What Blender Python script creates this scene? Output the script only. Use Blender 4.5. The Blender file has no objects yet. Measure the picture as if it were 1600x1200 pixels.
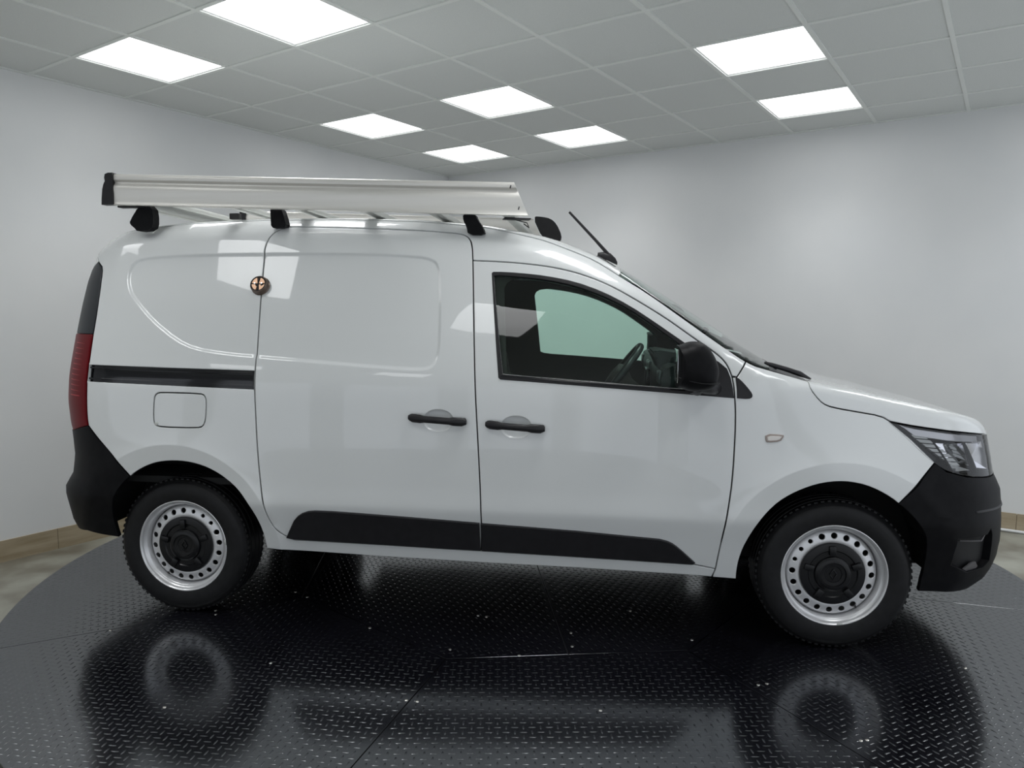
import bpy, bmesh, math, random
import numpy as np
from mathutils import Vector, Matrix
from mathutils.geometry import delaunay_2d_cdt
random.seed(7)
PI = math.pi
scn = bpy.context.scene
COL = scn.collection

# ------------------------------------------------------------------ camera, light, exposure
CAM_H = 1.365
PITCH, ROLL = -0.0963, 0.0042
cam_d = bpy.data.cameras.new('camera'); cam_d.sensor_width = 36.0; cam_d.lens = 36.0 * 1152 / 1600
cam_d.clip_start = .05; cam_d.clip_end = 60
cam = bpy.data.objects.new('camera', cam_d); COL.objects.link(cam)
_c, _s, _cp, _sp = math.cos(ROLL), math.sin(ROLL), math.cos(PITCH), math.sin(PITCH)
_r = Vector((_c, -_s * _sp, _s * _cp)); _f = Vector((0, _cp, _sp)); _u = _r.cross(_f)
cam.matrix_world = Matrix(((_r.x, _u.x, -_f.x, 0), (_r.y, _u.y, -_f.y, 0), (_r.z, _u.z, -_f.z, CAM_H), (0, 0, 0, 1)))
scn.camera = cam
SKY = 1.0                  # overcast daylight outside the open front of the hall
PANEL_GLOW = 3.3           # how bright the LED diffusers look
PANEL_WATT = 4.3           # light each LED panel throws down
w = bpy.data.worlds.new('world'); scn.world = w; w.use_nodes = True
w.node_tree.nodes['Background'].inputs[0].default_value = (.86, .92, 1., 1)
w.node_tree.nodes['Background'].inputs[1].default_value = SKY
vs = scn.view_settings
vs.view_transform = 'Standard'; vs.look = 'None'; vs.exposure = 0.0; vs.gamma = 1.0; vs.use_curve_mapping = False
scn.cycles.use_denoising = True
scn.cycles.max_bounces = 10; scn.cycles.transparent_max_bounces = 16
scn.cycles.caustics_reflective = False; scn.cycles.caustics_refractive = False
scn.cycles.sample_clamp_indirect = 6.0


# ------------------------------------------------------------------ materials
MAT = {}
def mat(name, col=(.5, .5, .5), rough=.5, metal=0., ior=1.5, coat=0., coat_r=.03, spec=.5, emit=None, aniso=0):
    if name in MAT: return MAT[name]
    m = bpy.data.materials.new(name); m.use_nodes = True
    b = m.node_tree.nodes['Principled BSDF']
    b.inputs['Base Color'].default_value = (*col, 1); b.inputs['Roughness'].default_value = rough
    b.inputs['Metallic'].default_value = metal; b.inputs['IOR'].default_value = ior
    b.inputs['Coat Weight'].default_value = coat; b.inputs['Coat Roughness'].default_value = coat_r
    b.inputs['Specular IOR Level'].default_value = spec
    if emit:
        b.inputs['Emission Color'].default_value = (*emit[0], 1); b.inputs['Emission Strength'].default_value = emit[1]
    MAT[name] = m
    return m
def nodes(m): return m.node_tree.nodes, m.node_tree.links, m.node_tree.nodes['Principled BSDF']
def add_noise(m, c1, c2, scale=5., detail=4., stretch=(1, 1, 1), bump=0., bscale=None, dist=.002, rough=None, lo=.35, hi=.65, coord='Object'):
    n, l, b = nodes(m)
    tc = n.new('ShaderNodeTexCoord'); mp = n.new('ShaderNodeMapping'); mp.inputs['Scale'].default_value = stretch
    l.new(tc.outputs[coord], mp.inputs[0])
    nz = n.new('ShaderNodeTexNoise'); nz.inputs['Scale'].default_value = scale; nz.inputs['Detail'].default_value = detail
    l.new(mp.outputs[0], nz.inputs['Vector'])
    cr = n.new('ShaderNodeValToRGB'); cr.color_ramp.elements[0].position = lo; cr.color_ramp.elements[1].position = hi
    cr.color_ramp.elements[0].color = (*c1, 1); cr.color_ramp.elements[1].color = (*c2, 1)
    l.new(nz.outputs['Fac'], cr.inputs[0]); l.new(cr.outputs[0], b.inputs['Base Color'])
    if bump:
        n2 = n.new('ShaderNodeTexNoise'); n2.inputs['Scale'].default_value = bscale or scale * 6; n2.inputs['Detail'].default_value = 3
        l.new(mp.outputs[0], n2.inputs['Vector'])
        bp = n.new('ShaderNodeBump'); bp.inputs['Strength'].default_value = bump; bp.inputs['Distance'].default_value = dist
        l.new(n2.outputs['Fac'], bp.inputs['Height']); l.new(bp.outputs[0], b.inputs['Normal'])
    if rough:
        mr = n.new('ShaderNodeMapRange'); mr.inputs['To Min'].default_value = rough[0]; mr.inputs['To Max'].default_value = rough[1]
        l.new(nz.outputs['Fac'], mr.inputs[0]); l.new(mr.outputs[0], b.inputs['Roughness'])
    return m
def glass_mat(name, tint, ior=1.5, gl=1.0):
    if name in MAT: return MAT[name]
    m = bpy.data.materials.new(name); m.use_nodes = True
    n, l = m.node_tree.nodes, m.node_tree.links
    n.remove(n['Principled BSDF']); out = n['Material Output']
    tr = n.new('ShaderNodeBsdfTransparent'); tr.inputs[0].default_value = (*tint, 1)
    gs = n.new('ShaderNodeBsdfGlossy'); gs.inputs['Roughness'].default_value = .0; gs.inputs['Color'].default_value = (gl, gl, gl, 1)
    fr = n.new('ShaderNodeFresnel'); fr.inputs['IOR'].default_value = ior
    mx = n.new('ShaderNodeMixShader'); l.new(fr.outputs[0], mx.inputs[0]); l.new(tr.outputs[0], mx.inputs[1]); l.new(gs.outputs[0], mx.inputs[2])
    l.new(mx.outputs[0], out.inputs['Surface'])
    MAT[name] = m
    return m
M_wall = add_noise(mat('wall_paint', rough=.55), (.765, .775, .78), (.80, .805, .805), 1.6, 3, bump=.06, bscale=60)
M_tile = add_noise(mat('ceiling_tile', rough=.85), (.69, .71, .69), (.75, .77, .75), 240, 4, bump=.25, bscale=420, dist=.0015)
M_tbar = mat('ceiling_bar', (.80, .82, .79), .45)
M_lamp = mat('lamp_diffuser', (.9, .9, .9), .4, emit=((.97, .985, .99), PANEL_GLOW))
M_lframe = mat('lamp_frame', (.8, .8, .8), .4)
M_floor = add_noise(mat('concrete', rough=.35), (.15, .135, .105), (.34, .34, .29), 3.2, 8, stretch=(1, 1, 1), bump=.1, bscale=30, rough=(.25, .5))
M_skirt = add_noise(mat('skirting_tile', rough=.4), (.33, .265, .17), (.45, .375, .265), 3., 6, stretch=(1, 1, 9), bump=.05)
M_grout = mat('grout', (.16, .12, .08), .8)
M_plate = add_noise(mat('steel_plate', rough=.17, ior=2.5), (.003, .003, .005), (.006, .006, .009), 2.5, 5, rough=(.11, .20))
M_tread = mat('tread_steel', (.005, .005, .007), .22, ior=2.4)
M_plate_edge = mat('turntable_rim', (.01, .01, .01), .5)
M_bolt = mat('bolt_metal', (.75, .72, .66), .25, metal=1.)
M_paint = mat('white_paint', (.725, .74, .738), .35, coat=1.0, coat_r=.012, ior=1.5)
M_plast = add_noise(mat('black_plastic', rough=.5, ior=1.45, spec=.16), (.0035, .0035, .0045), (.006, .006, .007), 30, 2, bump=.12, bscale=900, dist=.0004)
M_mold = add_noise(mat('moulding_plastic', rough=.42, spec=.4), (.007, .0065, .008), (.011, .010, .012), 30, 2, bump=.1, bscale=900, dist=.0004)
M_glint = mat('edge_glint', (.10, .095, .10), .35)  # lighter grey that stands in for reflected light on the fog recess
M_gloss = mat('gloss_black', (.006, .006, .008), .08, ior=1.5)
M_rub = mat('rubber', (.006, .006, .007), .6)
M_tyre = add_noise(mat('tyre_rubber', rough=.52, spec=.3), (.0045, .0045, .005), (.008, .008, .009), 40, 3)
M_steel = mat('wheel_silver', (.74, .74, .75), .30, metal=.45)
M_hub = mat('hub_plastic', (.005, .005, .006), .30, spec=.35)
M_red = mat('tail_lens', (.12, .001, .004), .35, spec=.15)
M_redlt = mat('tail_lens_rib', (.42, .03, .04), .3, spec=.2)
M_darklens = mat('dark_applique', (.016, .019, .023), .4, spec=.3)
M_alu = add_noise(mat('brushed_aluminium', rough=.42, metal=.55), (.76, .74, .70), (.84, .82, .78), 2.5, 5, stretch=(.4, 8, 8))
M_alu2 = mat('crossbar_aluminium', (.62, .63, .60), .4, metal=.55)
M_glass = glass_mat('door_glass', (.78, .96, .885), 1.52)
M_wsglass = glass_mat('windscreen_glass', (.74, .90, .84), 1.52)
M_clear = glass_mat('clear_lens', (.97, .97, .98), 1.5)
M_int = mat('cabin_dark', (.022, .020, .020), .7)
M_int2 = mat('cabin_trim', (.055, .045, .042), .6)
M_dash = mat('dash_plastic', (.030, .030, .032), .5)
M_chrome = mat('chrome', (.82, .82, .84), .07, metal=1.)
M_strip = mat('lamp_strip', (.72, .72, .74), .2, metal=.3)
M_drl = mat('light_guide', (.78, .80, .78), .25)
M_bronze = mat('lock_bronze', (.50, .32, .22), .38, metal=1.)
M_mirror = mat('mirror_glass', (.8, .85, .83), .02, metal=1.)
M_under = mat('underbody', (.012, .012, .012), .8)
M_white_pl = mat('white_cable', (.75, .76, .76), .4)

for m_ in (M_plate, M_tread): m_.node_tree.nodes['Principled BSDF'].inputs['Specular Tint'].default_value = (.93, .965, 1.0, 1)

# ------------------------------------------------------------------ object helpers
def link(o, parent=None):
    COL.objects.link(o)
    if parent is not None: o.parent = parent
    return o
def tag(o, label=None, cat=None, group=None, kind=None):
    if label: o['label'] = label
    if cat: o['category'] = cat
    if group: o['group'] = group
    if kind: o['kind'] = kind
    return o
def empty(name, loc=(0, 0, 0), rz=0, parent=None):
    o = bpy.data.objects.new(name, None); o.location = loc; o.rotation_euler = (0, 0, rz); o.empty_display_size = .1
    return link(o, parent)
def mesh_obj(name, verts, faces, m, parent=None, smooth=False, loopn=None):
    me = bpy.data.meshes.new(name)
    me.from_pydata([tuple(map(float, v)) for v in verts], [], [tuple(map(int, f)) for f in faces])
    ms = m if isinstance(m, (list, tuple)) else [m]
    for x in ms: me.materials.append(x)
    if smooth: me.polygons.foreach_set('use_smooth', [True] * len(me.polygons))
    me.update()
    o = bpy.data.objects.new(name, me)
    return link(o, parent)
def bm_obj(name, bm, m, parent=None, smooth=True, angle=.6):
    me = bpy.data.meshes.new(name); bm.normal_update(); bm.to_mesh(me); bm.free()
    me.materials.append(m)
    if smooth:
        me.polygons.foreach_set('use_smooth', [True] * len(me.polygons))
        me.set_sharp_from_angle(angle=angle)
    o = bpy.data.objects.new(name, me)
    return link(o, parent)
def add_box(bm, c, s, rot=None, bevel=0., seg=2):
    r = bmesh.ops.create_cube(bm, size=1.0); vs_ = r['verts']
    for v in vs_: v.co = Vector((v.co.x * s[0], v.co.y * s[1], v.co.z * s[2]))
    if bevel:
        es = list({e for v in vs_ for e in v.link_edges})
        rb = bmesh.ops.bevel(bm, geom=es, offset=bevel, segments=seg, affect='EDGES', profile=.5)
        vs_ = list({v for f in rb['faces'] for v in f.verts} | {v for v in vs_ if v.is_valid})
    for v in vs_:
        if rot is not None: v.co = rot @ v.co
        v.co += Vector(c)
    return vs_
def box(name, c, s, m, parent=None, bevel=0., rot=None):
    bm = bmesh.new(); add_box(bm, c, s, rot, bevel)
    return bm_obj(name, bm, m, parent)
def lathe(bm, prof, n=64, axis='y', c=(0, 0, 0), closed=False):
    """prof: list of (radius, along)"""
    rings = []
    for r, a in prof:
        ring = []
        for k in range(n):
            t = 2 * PI * k / n
            if axis == 'y': p = (c[0] + r * math.cos(t), c[1] + a, c[2] + r * math.sin(t))
            elif axis == 'z': p = (c[0] + r * math.cos(t), c[1] + r * math.sin(t), c[2] + a)
            else: p = (c[0] + a, c[1] + r * math.cos(t), c[2] + r * math.sin(t))
            ring.append(bm.verts.new(p))
        rings.append(ring)
    pr = list(zip(rings[:-1], rings[1:]))
    if closed: pr.append((rings[-1], rings[0]))
    for a, b in pr:
        for k in range(n):
            bm.faces.new((a[k], a[(k + 1) % n], b[(k + 1) % n], b[k]))
    return rings
def tube(bm, pts, r, n=10, cap=True):
    pts = [Vector(p) for p in pts]; rr = r if isinstance(r, (list, tuple)) else [r] * len(pts)
    rings = []
    up = Vector((0, 0, 1))
    for i, p in enumerate(pts):
        d = (pts[min(i + 1, len(pts) - 1)] - pts[max(i - 1, 0)]).normalized()
        a = d.cross(up) if abs(d.dot(up)) < .95 else d.cross(Vector((0, 1, 0)))
        a.normalize(); b = d.cross(a)
        rings.append([bm.verts.new(p + (a * math.cos(2 * PI * k / n) + b * math.sin(2 * PI * k / n)) * rr[i]) for k in range(n)])
    for a, b in zip(rings[:-1], rings[1:]):
        for k in range(n): bm.faces.new((a[k], b[k], b[(k + 1) % n], a[(k + 1) % n]))
    if cap:
        bm.faces.new(rings[0]); bm.faces.new(rings[-1][::-1])
def copy_tree(o, parent=None):
    c = o.copy(); COL.objects.link(c); c.parent = parent
    for ch in list(o.children): copy_tree(ch, c)
    return c
def extr(bm, poly2, d0, d1, f):
    """prism: poly2 in 2d, f(u,v,d)->3d"""
    a = [bm.verts.new(f(u, v, d0)) for u, v in poly2]; b = [bm.verts.new(f(u, v, d1)) for u, v in poly2]
    n = len(a)
    bm.faces.new(a); bm.faces.new(b[::-1])
    for k in range(n): bm.faces.new((a[k], b[k], b[(k + 1) % n], a[(k + 1) % n]))
    bmesh.ops.recalc_face_normals(bm, faces=bm.faces[:])
def smooth_tab(xs, ys, sig, n=1600):
    xs = np.array(xs, float); ys = np.array(ys, float)
    g = np.linspace(xs[0], xs[-1], n); h = g[1] - g[0]
    v = np.interp(g, xs, ys)
    k = max(1, int(3 * sig / h)); w = np.exp(-0.5 * (np.arange(-k, k + 1) * h / sig) ** 2); w /= w.sum()
    s0, s1 = (v[1] - v[0]), (v[-1] - v[-2])
    p = np.r_[v[0] + s0 * np.arange(-k, 0), v, v[-1] + s1 * np.arange(1, k + 1)]
    return g, np.convolve(p, w, 'valid')
def tabf(t):
    g, v = t
    s0 = (v[1] - v[0]) / (g[1] - g[0]); s1 = (v[-1] - v[-2]) / (g[1] - g[0])
    def f(x):
        x = np.asarray(x, float)
        return np.interp(x, g, v) + np.minimum(x - g[0], 0) * s0 + np.maximum(x - g[-1], 0) * s1
    return f
def sstep(a, b, x):
    t = np.clip((np.asarray(x, float) - a) / (b - a), 0, 1); return t * t * (3 - 2 * t)
# half width of the body against height
WZ = tabf(smooth_tab([.10, .30, .44, .535, .62, .80, 1.00, 1.06, 1.12, 1.20, 1.27, 1.40, 1.65, 1.76, 1.95],
                     [.79, .828, .856, .880, .876, .874, .867, .862, .849, .826, .804, .758, .658, .613, .53], .014))
# change of half width along the length
WX = tabf(smooth_tab([-2.4, -2.0, -1.7, -1.4, -1.0, 1.0, 1.35, 1.6, 1.85, 2.1, 2.5],
                     [-.055, -.035, -.016, -.005, 0, 0, -.002, -.012, -.035, -.075, -.15], .08))
# centre line of the top: roof, windscreen, bonnet
ZT = tabf(smooth_tab([-2.3, -2.05, -1.8, -1.5, -1.1, -.7, -.35, -.05, .2, .42, .6, .8, 1.0, 1.2, 1.245, 1.30, 1.5, 1.7, 1.9, 2.05, 2.17, 2.24, 2.3],
                     [1.63, 1.725, 1.778, 1.807, 1.822, 1.820, 1.807, 1.778, 1.729, 1.652, 1.550, 1.425, 1.297, 1.155, 1.122, 1.110, 1.070, 1.026, .978, .930, .877, .830, .76], .030))
XF = tabf(smooth_tab([.10, .20, .235, .28, .36, .45, .56, .66, .71, .80, .88, .95, 1.1],
                     [2.02, 2.09, 2.155, 2.21, 2.24, 2.25, 2.245, 2.235, 2.205, 2.188, 2.170, 2.145, 2.1], .012))
XR = tabf(smooth_tab([.10, .29, .33, .38, .50, .555, .60, .70, .82, .95, 1.2, 1.5, 1.65, 1.8],
                     [-2.0, -2.05, -2.09, -2.115, -2.125, -2.12, -2.080, -2.064, -2.074, -2.088, -2.076, -2.066, -2.040, -1.965], .01))
SWAGE = []
def seg_dist(px, pz, poly):
    d = np.full(px.shape, 1e9); inside = np.zeros(px.shape, bool)
    n = len(poly)
    for i in range(n):
        ax, az = poly[i]; bx, bz = poly[(i + 1) % n]
        ex_, ez_ = bx - ax, bz - az
        t = np.clip(((px - ax) * ex_ + (pz - az) * ez_) / (ex_ * ex_ + ez_ * ez_ + 1e-12), 0, 1)
        d = np.minimum(d, np.hypot(px - ax - t * ex_, pz - az - t * ez_))
        c = ((az > pz) != (bz > pz))
        with np.errstate(divide='ignore', invalid='ignore'):
            xi = ax + (pz - az) * ex_ / (bz - az if bz != az else 1e-9)
        inside ^= c & (px < xi)
    return np.where(inside, d, -d)
def WW(x, z):
    w = WZ(z) + WX(x)
    w = w - .075 * sstep(.62, 1.14, z) * sstep(1.05, 1.7, x)
    for cx in (-1.406, 1.406):
        r = np.hypot(x - cx, z - .308)
        m = sstep(.15, .35, z)
        w = w + m * np.where(r < .478, .010 - .10 * (.478 - r), .010 * np.exp(-np.maximum(r - .478, 0) / .05)) * (r > .3)
    if len(SWAGE):
        near = (x > -1.75) & (x < -.15) & (z > 1.0)
        if np.any(near):
            w = np.array(np.broadcast_to(w, np.shape(x + z)), float)
            xx = np.broadcast_to(x, w.shape)[near]; zz = np.broadcast_to(z, w.shape)[near]
            w[near] -= .007 * sstep(-.004, .012, seg_dist(xx, zz, SWAGE))
    return w
def F(p):
    x, y, z = p[..., 0], np.abs(p[..., 1]), p[..., 2]
    w = WW(x, z)
    zt = ZT(x); sl = (ZT(x + .01) - ZT(x - .01)) / .02
    crown = .055 + .02 * sstep(.3, .8, x) - .060 * sstep(1.0, 1.28, x)
    top = (z - (zt - crown * (y / .74) ** 2.2)) / np.sqrt(1 + sl * sl)
    side = y - w
    fr = (x - (XF(z) - .34 * y * y)) * .92
    re = -(x - (XR(z) + .05 * y * y))
    def isec(a, b, r):
        u = np.maximum(a + r, 0); v = np.maximum(b + r, 0)
        return np.minimum(-r, np.maximum(a, b)) + np.hypot(u, v)
    s1 = isec(side, fr, .16)
    s1 = isec(s1, re, .30)
    rt = .085 - .052 * sstep(.38, .72, x)
    return isec(s1, top, rt)
def gradF(p, h=1.5e-3):
    g = np.stack([F(p + np.array(d) * h) - F(p - np.array(d) * h) for d in ((1, 0, 0), (0, 1, 0), (0, 0, 1))], -1)
    return g / np.linalg.norm(g, axis=-1, keepdims=True)
def cast(o, d, t0, t1, off=0.0, n=22):
    """surface crossing along o+t d with F(t0)<0<F(t1)"""
    a = np.full(len(o), t0) if np.isscalar(t0) else t0.copy(); b = np.full(len(o), t1) if np.isscalar(t1) else t1.copy()
    for _ in range(n):
        m = .5 * (a + b); f = F(o + d * m[:, None]) - off
        a = np.where(f < 0, m, a); b = np.where(f < 0, b, m)
    return o + d * (.5 * (a + b))[:, None]
def side_pt(xz, off=0.0, s=-1):
    xz = np.atleast_2d(np.array(xz, float))
    o = np.stack([xz[:, 0], np.zeros(len(xz)), xz[:, 1]], 1)
    return cast(o, np.tile([0., s, 0.], (len(xz), 1)), 0., 1.2, off)

# ------------------------------------------------------------------ the room (ceiling grid directions U, V; tile 0.6 m)
TH = .9758
U = Vector((math.cos(TH), math.sin(TH), 0)); V = Vector((math.sin(TH), -math.cos(TH), 0))
O = Vector((-2.526, 4.38, 0)); T = .6
ZC = 2.8077; ZF = -.185
def P(u, v, z=0.): return O + U * (u * T) + V * (v * T) + Vector((0, 0, z))
U0, U1, V0, V1 = -11.0, 6.82, -.92, 10.4
ROT = Matrix.Rotation(TH, 4, 'Z')
def slab(name, a, b, c, d, thick_dir, m, kind='structure'):
    vs_ = [a, b, c, d]; t = Vector(thick_dir)
    vv = vs_ + [p + t for p in vs_]
    o = mesh_obj(name, vv, [(0, 1, 2, 3), (7, 6, 5, 4), (0, 4, 5, 1), (1, 5, 6, 2), (2, 6, 7, 3), (3, 7, 4, 0)], m)
    if kind: o['kind'] = kind
    return o
Z1 = ZC + .06
slab('floor', P(U0, V0, ZF), P(U1, V0, ZF), P(U1, V1, ZF), P(U0, V1, ZF), (0, 0, -.1), M_floor)
slab('wall_left', P(U0, V0, ZF), P(U1, V0, ZF), P(U1, V0, Z1), P(U0, V0, Z1), -V * .1, M_wall)
slab('wall_back', P(U1, V0, ZF), P(U1, V1, ZF), P(U1, V1, Z1), P(U1, V0, Z1), U * .1, M_wall)
# the two sides behind the photographer are open bays: lintel and posts only
def open_wall(name, along, a0, a1, fixed, out):
    bmw = bmesh.new()
    def blk(s0, s1, z0, z1):
        q = [P(*( (s, fixed) if along == 'u' else (fixed, s) ), 0) for s in (s0, s1)]
        vv = [bmw.verts.new(p + o_ + Vector((0, 0, z))) for z in (z0, z1) for o_ in (Vector((0, 0, 0)), out * .12) for p in q]
        for f in ((0, 1, 3, 2), (4, 6, 7, 5), (0, 4, 5, 1), (2, 3, 7, 6), (0, 2, 6, 4), (1, 5, 7, 3)): bmw.faces.new([vv[k] for k in f])
    blk(a0, a1, 2.45, Z1)
    n = 4
    for k in range(n + 1):
        c = a0 + (a1 - a0) * k / n
        blk(max(a0, c - .35), min(a1, c + .35), ZF, 2.45)
    bmesh.ops.recalc_face_normals(bmw, faces=bmw.faces[:])
    o = bm_obj(name, bmw, M_wall, None, False); o['kind'] = 'structure'
open_wall('wall_right', 'u', U0, U1, V1, V)
open_wall('wall_front', 'v', V0, V1, U0, -U)
ceiling = slab('ceiling', P(U0, V0, Z1), P(U0, V1, Z1), P(U1, V1, Z1), P(U1, V0, Z1), (0, 0, .1), M_tile)
LIGHTS = [(0, 0), (0, 2), (3, 0), (3, 2), (5, 0), (5, 2), (3, 5), (5, 5)]
LIGHTS_UNSEEN = [(0, 5), (-3, 0), (-3, 2), (-3, 5), (0, 8), (3, 8), (5, 8), (-8, 2), (-8, 5), (-8, 8)]  # unseen; the right-hand pair nearest the back wall is added to brighten it
allL = set(LIGHTS + LIGHTS_UNSEEN)
def box_tris(c0, c1, z0, z1):
    (u0, v0), (u1, v1) = c0, c1
    return [P(u0, v0, z0), P(u1, v0, z0), P(u1, v1, z0), P(u0, v1, z0), P(u0, v0, z1), P(u1, v0, z1), P(u1, v1, z1), P(u0, v1, z1)]
BF = [(3, 2, 1, 0), (4, 5, 6, 7), (0, 1, 5, 4), (1, 2, 6, 5), (2, 3, 7, 6), (3, 0, 4, 7)]
hw = .012 / T
tile_cache = {}
rest_v, rest_f = [], []
for i in range(-11, 7):
    for j in range(-1, 11):
        if (i, j) in allL: continue
        u0, u1 = max(i, U0), min(i + 1, U1); v0, v1 = max(j, V0), min(j + 1, V1)
        if u1 - u0 < .05 or v1 - v0 < .05: continue
        seen = i >= -1 and j <= 8
        if seen:
            key = (round(u1 - u0, 3), round(v1 - v0, 3))
            if key not in tile_cache:
                du, dv = (u1 - u0) * T, (v1 - v0) * T
                me = bpy.data.meshes.new('ceiling_tile')
                q = [(0, 0, 0), (du, 0, 0), (du, dv, 0), (0, dv, 0)]
                b_ = .006
                lo = [(b_ + .008, b_ + .008, -.0005), (du - b_ - .008, b_ + .008, -.0005), (du - b_ - .008, dv - b_ - .008, -.0005), (b_ + .008, dv - b_ - .008, -.0005)]
                bt = [(x, y, .004) for x, y, _ in q]; tp = [(x, y, .02) for x, y, _ in q]
                me.from_pydata(lo + bt + tp, [], [(3, 2, 1, 0)] + [(k, (k + 1) % 4, 4 + (k + 1) % 4, 4 + k) for k in range(4)] + [(4 + k, 4 + (k + 1) % 4, 8 + (k + 1) % 4, 8 + k) for k in range(4)] + [(8, 9, 10, 11)])
                me.materials.append(M_tile); tile_cache[key] = me
            o = bpy.data.objects.new('ceiling_tile', tile_cache[key]); link(o, ceiling)
            o.matrix_world = Matrix.Translation(P(u0, v0, ZC + .006)) @ Matrix(((U.x, V.x, 0, 0), (U.y, V.y, 0, 0), (0, 0, 1, 0), (0, 0, 0, 1)))
        else:
            b0 = len(rest_v); rest_v += box_tris((u0, v0), (u1, v1), ZC + .008, ZC + .02)
            rest_f += [tuple(b0 + k for k in f) for f in BF]
o = mesh_obj('ceiling_tiles', rest_v, rest_f, M_tile, ceiling); o['kind'] = 'stuff'
def bar_mesh(name, c0, c1, z0, z1, m, parent):
    return mesh_obj(name, box_tris(c0, c1, z0, z1), BF, m, parent)
for i in range(-11, 7):
    bar_mesh('grid_bar', (i - hw, V0), (i + hw, V1), ZC, ZC + .02, M_tbar, ceiling)
for j in range(0, 11):
    for (a, b) in ([(U0, -1), (-1, U1)]):
        bar_mesh('grid_bar', (a, j - hw), (b, j + hw), ZC + .0004, ZC + .0196, M_tbar, ceiling)
bar_mesh('edge_trim', (U0, V0), (U1, V0 + .035), ZC - .002, ZC + .02, M_tbar, ceiling)
bar_mesh('edge_trim', (U1 - .035, V0), (U1, V1), ZC - .002, ZC + .02, M_tbar, ceiling)
# LED panels
LL = {(0, 0): 'lit ceiling panel at the upper left of the picture, nearest the left wall',
      (0, 2): 'largest lit ceiling panel, cut by the top edge of the picture',
      (3, 0): 'lit ceiling panel above the middle of the roof rack, leftmost of the central four',
      (3, 2): 'lit ceiling panel above the front end of the roof rack, largest of the central four',
      (5, 0): 'smallest lit ceiling panel, closest to the far corner of the room',
      (5, 2): 'lit ceiling panel near the back wall, above the aerial of the van',
      (3, 5): 'big lit ceiling panel at the upper right, the upper of the right pair',
      (5, 5): 'lit ceiling panel at upper right near back wall, lower of the right pair'}
def ceil_light(u, v, label, group=None):
    t = empty('ceiling_light', P(u + .5, v + .5, ZC + .014), TH)
    tag(t, label, 'ceiling light', group)
    h = T / 2 - .012
    bm = bmesh.new()
    for (x, y, sx, sy) in ((0, h - .004, 2 * h, .008), (0, -h + .004, 2 * h, .008), (h - .004, 0, .008, 2 * h - .016), (-h + .004, 0, .008, 2 * h - .016)):
        add_box(bm, (x, y, 0), (sx, sy, .012))
    bm_obj('frame', bm, M_lframe, t)
    box('diffuser', (0, 0, .001), (2 * h - .016, 2 * h - .016, .006), M_lamp, t)
    ld = bpy.data.lights.new('panel_lamp', 'AREA'); ld.shape = 'SQUARE'; ld.size = 2 * h - .03; ld.energy = PANEL_WATT; ld.color = (.97, .985, .99); ld.spread = math.radians(108)
    lo_ = bpy.data.objects.new('panel_lamp', ld); lo_.location = (0, 0, -.004); link(lo_, t)
for (u, v) in LIGHTS: ceil_light(u, v, LL[(u, v)], 'lit ceiling panels over the van')
for (u, v) in LIGHTS_UNSEEN: ceil_light(u, v, 'lit ceiling panel out of view, known by its reflection or added for light', 'ceiling panels behind the camera')
# skirting of long tiles
def skirting(name, p0, dirv, n_out, L, first):
    bb = mesh_obj(name, [p0, p0 + dirv * L, p0 + dirv * L + Vector((0, 0, .125)), p0 + Vector((0, 0, .125)),
                         p0 + n_out * .006, p0 + dirv * L + n_out * .006, p0 + dirv * L + n_out * .006 + Vector((0, 0, .125)), p0 + n_out * .006 + Vector((0, 0, .125))], BF, M_grout)
    bb['kind'] = 'structure'
    x = first - 1.2
    while x < L:
        a, b = max(x, 0) + .0015, min(x + 1.2, L) - .0015
        if b - a > .02:
            q0 = p0 + dirv * a; q1 = p0 + dirv * b
            h = .134; t = n_out * .011; c = n_out * .0095
            vv = [q0, q1, q1 + t, q0 + t, q0 + Vector((0, 0, h)), q1 + Vector((0, 0, h)), q1 + Vector((0, 0, h)) + c, q0 + Vector((0, 0, h)) + c]
            ob = mesh_obj('skirting_tile', vv, [(0, 3, 2, 1), (4, 5, 6, 7), (0, 1, 5, 4), (1, 2, 6, 5), (2, 3, 7, 6), (3, 0, 4, 7)], M_skirt, bb)
            bmt = bmesh.new(); bmt.from_mesh(ob.data); bmesh.ops.recalc_face_normals(bmt, faces=bmt.faces[:]); bmt.to_mesh(ob.data); bmt.free()
        x += 1.2
skirting('baseboard_left', P(U0, V0, ZF), U, V, (U1 - U0) * T, .62)
skirting('baseboard_back', P(U1, V0, ZF), V, -U, (V1 - V0) * T, .4)
bm = bmesh.new()
p0 = P(U1, V0 + 1, ZF + .012) - U * .024; p1 = P(U1, V1 - .3, ZF + .012) - U * .024
tube(bm, [p0.lerp(p1, k / 40) + Vector((0, 0, 0)) - U * (.006 * math.sin(k * 1.7) + .006) for k in range(41)], .011, 8)
tag(bm_obj('floor_pipe', bm, M_white_pl), 'thin white conduit lying along the foot of the back wall', 'pipe')

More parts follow.
